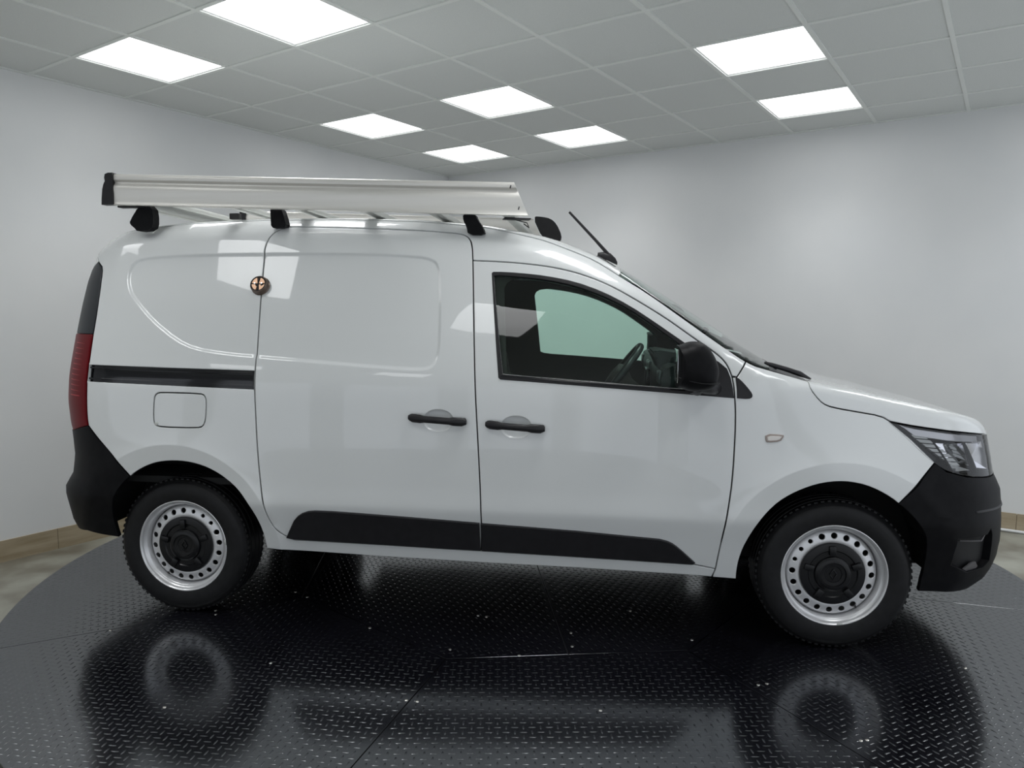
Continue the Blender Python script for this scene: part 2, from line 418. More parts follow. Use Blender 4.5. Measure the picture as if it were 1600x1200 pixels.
# ------------------------------------------------------------------ turntable of tread plates
CT = Vector((.13, 4.02, 0)); RT = 2.54
turn = empty('turntable', (CT.x, CT.y, ZF)); tag(turn, 'round black turntable of steel tread plates under the van', 'turntable')
bm = bmesh.new()
lathe(bm, [(0.01, .0), (RT - .06, .0), (RT - .06, .12), (RT - .002, .145), (RT - .002, -ZF - .007), (.01, -ZF - .007)], 160, 'z')
bm_obj('drum', bm, M_plate_edge, turn)
ang0 = math.radians(-107.6); RO_ = 1.28
def oct_pt(k): a = ang0 + k * PI / 4; return Vector((RO_ * math.cos(a), RO_ * math.sin(a)))
plates = []
for k in range(8):
    a0 = ang0 + k * PI / 4; a1 = a0 + PI / 4
    arc = [Vector((RT * math.cos(a0 + (a1 - a0) * s / 24), RT * math.sin(a0 + (a1 - a0) * s / 24))) for s in range(25)]
    plates.append([oct_pt(k + 1), oct_pt(k)] + arc)
ss = math.radians(-84.3)
mid_n = (oct_pt(0) + oct_pt(1)) / 2; mid_f = (oct_pt(4) + oct_pt(5)) / 2
plates.append([mid_n, oct_pt(1), oct_pt(2), oct_pt(3), oct_pt(4), mid_f])
plates.append([mid_f, oct_pt(5), oct_pt(6), oct_pt(7), oct_pt(0), mid_n])
def poly_in(px, py, poly):
    ins = np.zeros(px.shape, bool); n = len(poly)
    for i in range(n):
        ax, ay = poly[i]; bx, by = poly[(i + 1) % n]
        c = ((ay > py) != (by > py))
        with np.errstate(divide='ignore', invalid='ignore'):
            ins ^= c & (px < ax + (py - ay) * (bx - ax) / ((by - ay) if by != ay else 1e-9))
    return ins
def off_poly(poly, d):
    """shrink a closed polygon by d (list of 2d points)"""
    p = np.array(poly, float)
    x, y = p[:, 0], p[:, 1]
    area = .5 * np.sum(x * np.roll(y, -1) - np.roll(x, -1) * y)
    s = 1. if area > 0 else -1.
    e = np.roll(p, -1, 0) - p; L = np.linalg.norm(e, axis=1, keepdims=True); e = e / np.maximum(L, 1e-9)
    n = np.stack([-e[:, 1], e[:, 0]], 1) * s
    n0 = np.roll(n, 1, 0); m = n + n0
    k = np.sum(m * m, 1, keepdims=True)
    m = m / np.maximum(k, .45) * 2
    return p + m * d
base_ang = [0.02, .42, .95, -.5, .15, 1.2, .5, -.12, .30, .36]
for k, pl in enumerate(plates):
    q = off_poly([(p.x, p.y) for p in pl], .0022 if k else .0022)
    n = len(q); zt = -ZF
    q2 = off_poly(q, .0003)
    vv = [(x, y, zt) for x, y in q2] + [(x, y, zt - .0002) for x, y in q] + [(x, y, zt - .006) for x, y in q]
    pb = mesh_obj('floor_plate', vv, [tuple(range(n))] + [(i, n + i, n + (i + 1) % n, (i + 1) % n) for i in range(n)] + [(n + i, 2 * n + i, 2 * n + (i + 1) % n, n + (i + 1) % n) for i in range(n)], M_plate, turn)
    bmt = bmesh.new(); bmt.from_mesh(pb.data); bmesh.ops.recalc_face_normals(bmt, faces=bmt.faces[:])
    bmt.to_mesh(pb.data); bmt.free()
    # raised bars
    s = .0285; mn = q.min(0) - .1; mx = q.max(0) + .1; cc = (mn + mx) / 2; R = np.linalg.norm(mx - mn) / 2
    N = int(R / s) + 1; ii, jj = np.meshgrid(np.arange(-N, N + 1), np.arange(-N, N + 1)); ii = ii.ravel(); jj = jj.ravel()
    a = base_ang[k]; ca, sa = math.cos(a), math.sin(a)
    cx = cc[0] + s * (ii * ca - jj * sa); cy = cc[1] + s * (ii * sa + jj * ca)
    inner = off_poly([(p.x, p.y) for p in pl], .014)
    ok = poly_in(cx, cy, inner)
    cx, cy, par = cx[ok], cy[ok], ((ii + jj) % 2)[ok]
    th = a + PI / 4 * 0 + par * PI / 2 + .0
    l, wd, h = .0145, .0038, .0013
    loc = np.array([(-l, 0, 0), (-l * .55, -wd * .8, 0), (l * .55, -wd * .8, 0), (l, 0, 0), (l * .55, wd * .8, 0), (-l * .55, wd * .8, 0), (-l * .5, 0, h), (l * .5, 0, h)])
    fc = np.array([(0, 1, 6), (1, 2, 6), (2, 7, 6), (2, 3, 7), (3, 4, 7), (4, 5, 7), (5, 6, 7), (5, 0, 6)])
    c_, s_ = np.cos(th)[:, None], np.sin(th)[:, None]
    X = cx[:, None] + c_ * loc[:, 0] - s_ * loc[:, 1]; Y = cy[:, None] + s_ * loc[:, 0] + c_ * loc[:, 1]
    Z = np.broadcast_to(loc[:, 2] + zt, X.shape)
    co = np.stack([X, Y, Z], -1).reshape(-1, 3); nb = len(cx)
    fa = (fc[None] + 8 * np.arange(nb)[:, None, None]).reshape(-1, 3)
    me = bpy.data.meshes.new('tread_bars'); me.vertices.add(len(co)); me.vertices.foreach_set('co', co.astype('f').ravel())
    me.loops.add(fa.size); me.loops.foreach_set('vertex_index', fa.astype('i').ravel())
    me.polygons.add(len(fa)); me.polygons.foreach_set('loop_start', np.arange(0, fa.size, 3, dtype='i')); me.polygons.foreach_set('loop_total', np.full(len(fa), 3, 'i'))
    me.polygons.foreach_set('use_smooth', np.ones(len(fa), bool)); me.update(calc_edges=True); me.validate()
    me.materials.append(M_tread)
    o = bpy.data.objects.new('tread_bars', me); link(o, pb); o['kind'] = 'stuff'
# bolts that hold the plates: countersunk heads
BOLTS = [(-1.719, 3.049), (-1.355, 3.265), (-1.337, 3.222), (-1.055, 3.494), (-.98, 3.43), (-.613, 3.086), (-.248, 2.882), (-.149, 3.22), (-.111, 3.206), (.033, 2.833), (.257, 3.043), (.252, 2.915),
         (.549, 3.278), (.76, 2.98), (.915, 2.606), (.95, 2.616), (.31, 2.425), (-.329, 2.479), (-.369, 2.487), (-.937, 2.76), (-1.199, 2.434), (1.763, 2.742), (1.127, 2.251), (1.149, 2.255)]
me = None
for (x, y) in BOLTS:
    if me is None:
        bm = bmesh.new(); lathe(bm, [(.0001, .0022), (.0035, .0022), (.006, .0012), (.007, -.001)], 10, 'z')
        ob = bm_obj('bolt', bm, M_bolt, turn); me = ob.data
    else:
        ob = bpy.data.objects.new('bolt', me); link(ob, turn)
    ob.location = (x - CT.x, y - CT.y, -ZF + .0004)

# ------------------------------------------------------------------ panel builder on the body surface
def chaikin(pts, n=2):
    p = np.array(pts, float)
    for _ in range(n):
        a = p[:-1] * .75 + p[1:] * .25; b = p[:-1] * .25 + p[1:] * .75
        q = np.empty((len(a) * 2, p.shape[1])); q[0::2] = a; q[1::2] = b
        p = np.vstack([p[:1], q, p[-1:]])
    return p
def chaikin_c(pts, n=2):
    p = np.array(pts, float)
    for _ in range(n):
        r = np.roll(p, -1, 0); q = np.empty((len(p) * 2, p.shape[1])); q[0::2] = p * .75 + r * .25; q[1::2] = p * .25 + r * .75
        p = q
    return p
def dens(p, mx, closed=True):
    p = np.array(p, float); out = []
    n = len(p)
    for i in range(n if closed else n - 1):
        a, b = p[i], p[(i + 1) % n]; L = np.linalg.norm(b - a)
        if L < 1e-6: continue
        k = max(1, int(math.ceil(L / mx)))
        for t in range(k): out.append(a + (b - a) * t / k)
    if not closed: out.append(p[-1])
    return np.array(out)
def clean(p, mn=.004):
    out = [p[0]]
    for q in p[1:]:
        if np.linalg.norm(q - out[-1]) > mn: out.append(q)
    if np.linalg.norm(out[0] - out[-1]) < mn: out.pop()
    return np.array(out)
class Side:
    def to3(s, uv, off=0.): return side_pt(uv, off)
    def uv(s, P3): P3 = np.atleast_2d(P3); return P3[:, [0, 2]]
    def cand(s, lo, hi, res):
        gx, gz = np.meshgrid(np.arange(lo[0], hi[0], res), np.arange(lo[1], hi[1], res * .9)); gx = gx + (np.arange(gx.shape[0]) % 2)[:, None] * res / 2
        return np.c_[gx.ravel(), gz.ravel()]
class Polar:
    def __init__(s, x0, sg): s.x0, s.sg = x0, sg
    def to3(s, uv, off=0.):
        uv = np.atleast_2d(uv); th = uv[:, 0]
        o = np.stack([np.full(len(uv), s.x0), np.zeros(len(uv)), uv[:, 1]], 1)
        d = np.stack([s.sg * np.cos(th), np.sin(th), 0 * th], 1)
        return cast(o, d, 0., 2.0, off)
    def uv(s, P3): P3 = np.atleast_2d(P3); return np.stack([np.arctan2(P3[:, 1], s.sg * (P3[:, 0] - s.x0)), P3[:, 2]], 1)
    cand = Side.cand
class Gno:
    def __init__(s, c, xr): s.c = np.array(c, float); s.xr = xr
    def to3(s, uv, off=0.):
        uv = np.atleast_2d(uv); d = np.stack([np.tan(uv[:, 0]), np.tan(uv[:, 1]), np.ones(len(uv))], 1); d /= np.linalg.norm(d, axis=1, keepdims=True)
        return cast(np.tile(s.c, (len(uv), 1)), d, 0., 3.0, off)
    def uv(s, P3):
        q = np.atleast_2d(P3) - s.c; return np.stack([np.arctan2(q[:, 0], q[:, 2]), np.arctan2(q[:, 1], q[:, 2])], 1)
    def cand(s, lo, hi, res):
        # cross sections of the body, points closer together where the surface bends
        out = []
        ph = np.linspace(-PI * .62, PI * .62, 240)
        for i, x in enumerate(np.arange(s.xr[0], s.xr[1], res)):
            zc = float(ZT(x)) - .22
            o = np.tile([x, 0., zc], (len(ph), 1))
            if F(o[:1])[0] > -.01: continue
            p = cast(o, np.c_[0 * ph, np.sin(ph), np.cos(ph)], 0., 1.6); n = gradF(p)
            step = np.linalg.norm(np.diff(p, axis=0), axis=1) / res + np.arccos(np.clip(np.sum(n[1:] * n[:-1], 1), -1, 1)) / .08
            cum = np.r_[0, np.cumsum(step)]
            t = np.arange(.25 + .5 * (i % 2), cum[-1], 1.)
            out.append(np.stack([np.interp(t, cum, p[:, k]) for k in range(3)], 1))
        p = np.vstack(out); return s.uv(p)
def flow_lines(pj, levels, res=.03):
    # lines that follow the rounded shoulders lengthwise
    ph = np.linspace(0, PI * .62, 200); xs = np.arange(pj.xr[0], pj.xr[1], res); P_ = {l: [] for l in levels}
    for x in xs:
        zc = float(ZT(x)) - .22; o = np.tile([x, 0., zc], (len(ph), 1))
        if F(o[:1])[0] > -.01: continue
        p = cast(o, np.c_[0 * ph, np.sin(ph), np.cos(ph)], 0., 1.6); n = gradF(p)
        tl = np.maximum.accumulate(np.degrees(np.arctan2(n[:, 1], n[:, 2])))
        for l in levels:
            if tl[-1] > l > tl[0]: P_[l].append([np.interp(l, tl, p[:, k]) for k in range(3)])
    out = []
    for l in levels:
        if len(P_[l]) > 3:
            q = np.array(P_[l]); out += [pj.uv(q), pj.uv(q * [1, -1, 1])]
    return out
SIDE = Side()
def build_patch(pj, outline, holes=(), off=0., res=.035, inset=.0029, edge=.0024, drop=.0011, depth=.014, feats=(), lines=(), hole_inset=None):
    """cut a panel out of the body surface; returns verts, faces, normals per loop"""
    hi_ = inset if hole_inset is None else hole_inset
    loops0, loops1 = [], []
    for k, pl in enumerate([outline] + list(holes)):
        p = clean(np.array(pl, float)); p = dens(p, res * .7)
        ins = inset if k == 0 else -hi_
        a = off_poly(p, ins)
        b = off_poly(p, ins + (edge if k == 0 else -edge))
        loops0.append(a); loops1.append(b)
    lo, hi = loops0[0].min(0), loops0[0].max(0)
    c = pj.cand(lo - .01, hi + .01, res)
    for f in feats: c = np.vstack([c, f])
    ins = poly_in(c[:, 0], c[:, 1], loops1[0]); c = c[ins]
    segs, lpts = [], []
    for l in lines:
        l = np.array(l, float); l = l[(l[:, 0] > lo[0]) & (l[:, 0] < hi[0]) & (l[:, 1] > lo[1]) & (l[:, 1] < hi[1])] if False else l
        okl = poly_in(l[:, 0], l[:, 1], loops1[0])
        for k, q in enumerate(loops1):
            dq = seg_dist(l[:, 0], l[:, 1], q); okl &= (np.abs(dq) > .004)
            if k: okl &= dq < 0
        for i in range(len(l)):
            if okl[i]:
                if i and okl[i - 1] and np.linalg.norm(l[i] - l[i - 1]) < .05: segs.append((len(lpts) - 1, len(lpts)))
                lpts.append(l[i])
    if lpts:
        LP = np.array(lpts)
        keepc = np.ones(len(c), bool)
        for i0 in range(0, len(c), 400):
            dd = np.hypot(c[i0:i0 + 400, 0][:, None] - LP[:, 0], c[i0:i0 + 400, 1][:, None] - LP[:, 1]).min(1); keepc[i0:i0 + 400] = dd > res * .42
        c = c[keepc]
    sc_ = res * .30
    for k, l in enumerate(loops1):
        d = seg_dist(c[:, 0], c[:, 1], l); c = c[np.abs(d) > sc_]
        if k:
            d = d[np.abs(d) > sc_]; c = c[d < 0]
    pts = []; kinds = []; edges = []
    for (a, b) in zip(loops0, loops1):
        for l, kd in ((a, 1), (b, 0)):
            s0 = len(pts); n = len(l)
            pts += [Vector((float(x), float(y))) for x, y in l]; kinds += [kd] * n
            edges += [(s0 + i, s0 + (i + 1) % n) for i in range(n)]
    nb = len(pts)
    pts += [Vector((float(x), float(y))) for x, y in c]
    if lpts:
        b0 = len(pts); pts += [Vector((float(x), float(y))) for x, y in lpts]; edges += [(b0 + i, b0 + j) for i, j in segs]
    ov, oe, of, vi, _, _ = delaunay_2d_cdt(pts, edges, [], 0, 1e-6)
    uv = np.array([(v.x, v.y) for v in ov]); tri = np.array(of)
    cen = uv[tri].mean(1)
    keep = poly_in(cen[:, 0], cen[:, 1], loops0[0])
    for l in loops0[1:]: keep &= ~poly_in(cen[:, 0], cen[:, 1], l)
    a2 = (uv[tri[:, 1]] - uv[tri[:, 0]]); b2 = (uv[tri[:, 2]] - uv[tri[:, 0]]); keep &= np.abs(a2[:, 0] * b2[:, 1] - a2[:, 1] * b2[:, 0]) > 1e-9
    tri = tri[keep]
    top = pj.to3(uv, off); nr = gradF(top)
    edge_flag = np.zeros(len(uv), bool)
    mp = {}
    for j, lst in enumerate(vi):
        for q in lst:
            mp[q] = j
            if q < nb and kinds[q] == 1: edge_flag[j] = True
    # roll the rim over
    rim_n = nr.copy()
    base = 0
    ringsets = []
    s0 = 0
    for k, (a, b) in enumerate(zip(loops0, loops1)):
        ia = [mp[s0 + i] for i in range(len(a))]; s0 += len(a)
        ib = [mp[s0 + i] for i in range(len(b))]; s0 += len(b)
        outd = top[ia] - top[ib]; ln = np.linalg.norm(outd, axis=1, keepdims=True); outd = outd / np.maximum(ln, 1e-6)
        rim_n[ia] = nr[ia] * .72 + outd * .69
        ringsets.append(ia)
    rim_n /= np.linalg.norm(rim_n, axis=1, keepdims=True)
    v3 = top.copy(); v3[edge_flag] -= nr[edge_flag] * drop
    verts = [tuple(v) for v in v3]; loopn = []
    # orientation
    e1 = v3[tri[:, 1]] - v3[tri[:, 0]]; e2 = v3[tri[:, 2]] - v3[tri[:, 0]]; fn = np.cross(e1, e2)
    flip = np.sum(fn * nr[tri].sum(1), 1) < 0
    tri[flip] = tri[flip][:, ::-1]
    faces = [tuple(t) for t in tri]
    for t in tri: loopn += [tuple(rim_n[i]) for i in t]
    if depth > 0:
        for ring in ringsets:
            b0 = len(verts); n = len(ring)
            verts += [tuple(v3[i] - nr[i] * depth) for i in ring]
            verts += [tuple(v3[i]) for i in ring]
            for i in range(n):
                j = (i + 1) % n
                if ring[i] == ring[j]: continue
                faces.append((b0 + n + i, b0 + i, b0 + j, b0 + n + j)); loopn += [(0, 0, 0)] * 4
    return verts, faces, loopn
PART_TRI = [0]
def patch_mesh(name, data, mats, mirror=False):
    verts, faces, ln = data
    if mirror:
        verts = [(x, -y, z) for x, y, z in verts]
        out = []; l2 = []; k = 0
        for f in faces:
            n = len(f); out.append(tuple(reversed(f))); seg = ln[k:k + n]; l2 += [(a, -b, c) for a, b, c in reversed(seg)]; k += n
        faces, ln = out, l2
    me = bpy.data.meshes.new(name)
    me.from_pydata([tuple(map(float, v)) for v in verts], [], [tuple(map(int, f)) for f in faces])
    me.materials.append(mats)
    me.polygons.foreach_set('use_smooth', [ln_ != (0, 0, 0) for ln_ in [None] * 0] or [True] * len(me.polygons))
    # outward wall faces are flat
    k = 0; sm = []
    for f in faces:
        sm.append(ln[k] != (0, 0, 0)); k += len(f)
    me.polygons.foreach_set('use_smooth', sm); me.update()
    if not me.validate(verbose=False) and len(me.loops) == len(ln):
        me.normals_split_custom_set([tuple(map(float, n)) for n in ln])
    return me
def panel(name, pj, outline, m, parent, both=True, **kw):
    d = build_patch(pj, outline, **kw)
    o = bpy.data.objects.new(name, patch_mesh(name, d, m)); link(o, parent)
    if both:
        o2 = bpy.data.objects.new(name, patch_mesh(name, d, m, True)); link(o2, parent)
        return o, o2
    return o
def ribbon_data(polys, wd=.013, off=-.011):
    vs_, fs_ = [], []
    for p in polys:
        p = dens(clean(np.array(p, float)), .03, False)
        t = np.gradient(p, axis=0); t /= np.maximum(np.linalg.norm(t, axis=1, keepdims=True), 1e-9); n = np.stack([-t[:, 1], t[:, 0]], 1)
        a = side_pt(p + n * wd, off); b = side_pt(p - n * wd, off)
        b0 = len(vs_)
        for x, y in zip(a, b): vs_ += [tuple(x), tuple(y)]
        fs_ += [(b0 + 2 * i, b0 + 2 * i + 1, b0 + 2 * i + 3, b0 + 2 * i + 2) for i in range(len(p) - 1)]
    return vs_, fs_

# ------------------------------------------------------------------ the van: seams in metres on its own side (x forward, z up)
YAW = -.1227
VAN = empty('van', (.0120, 3.8746, 0), YAW)
tag(VAN, 'white panel van with black bumpers parked side-on on the turntable', 'van')
swage_raw = [(-1.6985, 1.5288), (-1.6875, 1.5803), (-1.6482, 1.6060), (-1.5141, 1.6164), (-1.3180, 1.6225), (-1.0554, 1.6245), (-0.8489, 1.6245), (-0.5555, 1.6214), (-0.3385, 1.6090), (-0.2726, 1.5946), (-0.2462, 1.5668), (-0.2326, 1.4970), (-0.2201, 1.3338), (-0.2155, 1.1956), (-0.2317, 1.1478), (-0.2634, 1.1259), (-0.3394, 1.1239), (-0.6750, 1.1448), (-1.0222, 1.1687), (-1.1689, 1.1797), (-1.3050, 1.1976), (-1.4005, 1.2345), (-1.5309, 1.3197), (-1.6272, 1.4044), (-1.6796, 1.4623)]
SWAGE[:] = [tuple(p) for p in chaikin_c(swage_raw, 1)]
sw = dens(chaikin_c(swage_raw, 2), .018)
sw_feat = [off_poly(sw, d) for d in (-.006, -.002, .002, .006, .010, .014)]
lamp_front = chaikin([(-1.8624, 1.5703), (-1.8476, 1.5448), (-1.8336, 1.4642), (-1.8228, 1.3529), (-1.8205, 1.2576), (-1.8181, 1.1280), (-1.822, .97), (-1.823, .892), (-1.817, .855)], 1)
bump_r = [(-1.817, .855), (-1.757, .794), (-1.675, .712), (-1.609, .635)]
cgap = chaikin([(-0.9639, 1.7481), (-1.0043, 1.7349), (-1.0373, 1.7011), (-1.0505, 1.6567), (-1.0495, 1.6132), (-1.0433, 1.5124), (-1.0363, 1.4267), (-1.0224, 1.2196), (-1.0199, 1.1597), (-1.017, 1.032), (-1.014, .947), (-1.009, .809), (-1.0, .67), (-.985, .547), (-.961, .45), (-.923, .402), (-.863, .373)], 2)
slidetop = chaikin([(-0.9639, 1.7481), (-0.8726, 1.7481), (-0.4245, 1.7305), (-0.2448, 1.7179), (-0.1639, 1.7096), (-0.1282, 1.6943), (-0.1088, 1.6647), (-0.1000, 1.5884)], 2)
bgap = chaikin([(-0.1000, 1.5884), (-0.0849, 1.4145), (-0.0707, 1.2286), (-0.0600, 1.0720), (-.055, .982), (-.040, .729), (-.030, .493), (-.037, .358)], 2)
doorbot = np.array([(-.863, .373), (-.461, .366), (-.037, .358), (.364, .350), (.851, .339), (.932, .327)])
db_r, db_f = doorbot[:3], doorbot[2:]
doortop = chaikin([(-0.1000, 1.5884), (0.0235, 1.5832), (0.1419, 1.5729), (0.2593, 1.5565), (0.3776, 1.5257), (0.4934, 1.4786), (0.6064, 1.4135), (0.7186, 1.3439), (0.8263, 1.2656), (0.9188, 1.2027), (0.9547, 1.1627), (0.9722, 1.1149)], 2)
doorfront = chaikin([(0.9722, 1.1149), (0.9800, 1.0690), (.985, .998), (.987, .955), (.987, .873), (.982, .709), (.970, .6), (.957, .516), (.944, .426), (.932, .327)], 2)
seam = np.array([(0.9722, 1.1149), (0.9912, 1.1159), (1.0289, 1.1767)])
hoodgap = chaikin([(1.2744, 1.1013), (1.2752, 1.0719), (1.311, 1.026), (1.34, 1.006), (1.39, .994), (1.461, .982), (1.554, .966), (1.588, .946)], 1)
glassedge = chaikin([(0.5238, 1.5242), (0.6444, 1.4476), (0.7552, 1.3680), (0.8985, 1.2639), (1.0016, 1.1928), (1.0289, 1.1767)], 1)
glassbase = [(1.0289, 1.1767), (1.0641, 1.1596), (1.1221, 1.1433)]
light_low = [(1.588, .946), (1.667, .881), (1.757, .791)]
bump_f = [(1.618, .628), (1.757, .791)]
def arc_pts(cx, tab, a0, a1, n=34):
    tx = sorted(tab); out = []
    for t in np.linspace(a0, a1, n):
        r = np.interp(t, tx, [tab[k] for k in tx]); out.append((cx + r * math.cos(math.radians(t)), .308 + r * math.sin(math.radians(t))))
    return np.array(out)
RA = {-5: .410, 2: .410, 20: .413, 44: .420, 66: .415, 90: .404, 102: .400, 122: .386, 140: .370, 155: .342, 165: .320, 174: .306}
FA = {-9: .335, 0: .334, 12: .345, 30: .376, 57: .384, 67: .391, 78: .399, 90: .403, 102: .402, 114: .399, 128: .397, 155: .385, 184: .387}
rarch = arc_pts(-1.406, RA, 122.0, 2.4)          # from bumper over the wheel to the sill
farch = arc_pts(1.406, FA, 183.9, 56.6)          # from the sill over the wheel to the bumper
sillbot = np.array([(-.996, .325), (-.924, .322), (-.471, .310), (-.066, .303), (.364, .299), (.92, .288)])
slit = np.array([(.92, .288), (.932, .327)])
EDX = np.linspace(-1.885, glassedge[0][0], 60)
def z_edge(xs, ny=.40):
    lo = np.full(len(xs), 1.3); hi = ZT(xs) - .004
    for _ in range(22):
        m = .5 * (lo + hi); g = np.abs(gradF(side_pt(np.c_[xs, m]))[:, 1]) > ny
        lo = np.where(g, m, lo); hi = np.where(g, hi, m)
    return lo
ze = z_edge(EDX)
ze = ze + (glassedge[0][1] - ze[-1]) * sstep(-.15, .523, EDX)
roofedge = np.c_[EDX, ze]
corner_r = np.array([(-1.9115, 1.5986), (-1.952, 1.638)])
cat = lambda *a: np.vstack([np.array(x, float) for x in a])
poly_body = cat(glassedge[::-1], roofedge[::-1][1:], corner_r[::-1], lamp_front, bump_r[1:], rarch[1:], sillbot[1:], slit[1:], doorbot[::-1][1:], cgap[::-1][1:], slidetop[1:], doortop[1:], seam[1:-1])
poly_slide = cat(slidetop, bgap[1:], db_r[::-1][1:], cgap[::-1][1:-1])
poly_door = cat(doortop, doorfront[1:], db_f[::-1][1:], bgap[::-1][1:-1])
poly_fender = cat(seam, glassbase[1:], hoodgap, light_low[1:], bump_f[::-1][1:], farch[::-1][1:], slit, doorfront[::-1][1:-1])
flap = chaikin_c([(-1.484, .987), (-1.472, 1.008), (-1.446, 1.0125), (-1.268, 1.011), (-1.247, 1.004), (-1.238, .982), (-1.243, .898), (-1.256, .868), (-1.285, .861), (-1.455, .861), (-1.481, .870), (-1.489, .897)], 1)
rail = np.array([(-1.8180, 1.1250), (-1.0229, 1.1109), (-1.0215, 1.035), (-1.818, 1.055)])
rail_hole = np.array([(-1.8121, 1.1245), (-1.0239, 1.1104), (-1.0225, 1.0355), (-1.812, 1.0555)])
def flare_feat(cx):
    out = []
    for r in (.440, .460, .470, .4745, .4785, .483, .492, .51, .54):
        t = np.linspace(0, PI, int(PI * r / .014)); out.append(np.c_[cx + r * np.cos(t), .308 + r * np.sin(t)])
    return out
crease_feat = [np.c_[np.arange(-1.9, 2., .03), np.full(130, z)] for z in (.500, .520, .535, .550, .57, 1.06, 1.09)]
sw_feat = [np.vstack([l, l[:1]]) for l in sw_feat]
panel('body_side', SIDE, poly_body, M_paint, VAN, holes=[flap, rail_hole], lines=sw_feat + flare_feat(-1.406) + crease_feat[:5], res=.04)
CUP1, CUP2 = (-.213, .9175), (.1135, .8975)
def cup_poly(c, n=26, k=1.): return np.array([(c[0] + .064 * k * np.sign(math.cos(t)) * abs(math.cos(t)) ** .9, c[1] + .0470 * k * math.sin(t)) for t in np.linspace(0, 2 * PI, n, endpoint=False)])
SD = panel('sliding_door', SIDE, poly_slide, M_paint, VAN, holes=[cup_poly(CUP1)], hole_inset=0., lines=sw_feat + crease_feat[:5], res=.04)
glassin = chaikin_c([(-0.0057, 1.5216), (-0.0018, 1.5257), (0.1062, 1.5175), (0.2243, 1.5042), (0.3402, 1.4797), (0.4549, 1.4389), (0.5690, 1.3822), (0.6564, 1.3227), (0.7333, 1.2685), (0.7811, 1.2316), (0.7910, 1.2176), (0.7920, 1.0700), (0.7850, 1.0640), (0.3860, 1.0920), (0.0599, 1.1119), (0.0529, 1.1169)], 1)
FD = panel('front_door', SIDE, poly_door, M_paint, VAN, holes=[glassin, cup_poly(CUP2)], hole_inset=0., lines=crease_feat[:5], res=.04)
FE = panel('front_fender', SIDE, poly_fender, M_paint, VAN, lines=flare_feat(1.406) + crease_feat[:5], res=.04)
rb = ribbon_data([cat(glassedge[-3:][::-1], ), cgap, slidetop, bgap, doorbot, doortop, doorfront, seam, hoodgap, cat(light_low), np.array(bump_f), np.array(bump_r), cat(flap, flap[:1]), slit, lamp_front], off=-.0125)
for s in (1, -1):
    mesh_obj('gap_seal', [(x, y * s, z) for x, y, z in rb[0]], rb[1], M_rub, VAN)
for o_, c in ((SD, CUP1), (FD, CUP2)):
    vs_, fs_ = [], []
    n = 26
    ks = [1.01, .99, .96, .85, .6, .3]; dp = [.0003, -.0005, -.0045, -.009, -.012, -.013]
    for k, d in zip(ks, dp): vs_ += [tuple(p) for p in side_pt(cup_poly(c, n, k), d)]
    vs_.append(tuple(side_pt([c], -.013)[0]))
    for a in range(len(ks) - 1):
        fs_ += [(a * n + i, a * n + (i + 1) % n, (a + 1) * n + (i + 1) % n, (a + 1) * n + i) for i in range(n)]
    fs_ += [((len(ks) - 1) * n + i, (len(ks) - 1) * n + (i + 1) % n, len(vs_) - 1) for i in range(n)]
    for q, s in ((o_[0], 1), (o_[1], -1)):
        mesh_obj('handle_cup', [(x, y * s, z) for x, y, z in vs_], fs_, M_paint, q, smooth=True)
# fuel flap, track, mouldings
panel('fuel_flap', SIDE, flap, M_paint, VAN, both=False, inset=.0028, off=-.0008)
bm = bmesh.new(); pp = side_pt([(-1.474, .876)], .001)[0]; lathe(bm, [(.0001, -.002), (.008, -.001), (.010, .003)], 16, 'y', pp)
bm_obj('flap_notch', bm, M_alu2, VAN)
TRK = panel('door_track', SIDE, rail, M_gloss, VAN, both=False, off=-.017, inset=-.006, depth=0)
for (z0, z1, o0) in ((.10, .20, -.006), (.78, .90, -.005)):
    pl = []
    for t, (a, b) in ((z0, (0, 1)), (z1, (1, 0))):
        for q in (a, b):
            top_, bot_ = (rail[0], rail[3]) if q == 0 else (rail[1], rail[2])
            pl.append(top_ + (bot_ - top_) * t)
    panel('track_lip', SIDE, np.array(pl), M_gloss, TRK, both=False, off=o0, inset=0, edge=.001, depth=.012)
mold_r = cat(chaikin([(-.895, .383), (-.872, .430), (-.845, .478), (-.800, .509), (-.739, .517), (-.495, .508), (-.040, .487)], 1), [(-.0365, .487), (-.0395, .3605), (-.461, .3685), (-.863, .3755)])
mold_f = cat([(-.0335, .486), (.363, .468), (.536, .457)], chaikin([(.702, .447), (.745, .437), (.781, .412), (.850, .348)], 1), [(.838, .3415), (.364, .3525), (-.0335, .3605)])
for nm, pl, q in (('door_moulding', mold_r, SD), ('door_moulding', mold_f, FD)):
    d = build_patch(SIDE, pl, off=.011, inset=0., edge=.004, drop=.003, depth=.011, res=.03)
    for s, o_ in ((False, q[0]), (True, q[1])): link(bpy.data.objects.new(nm, patch_mesh(nm, d, M_mold, s)), o_)
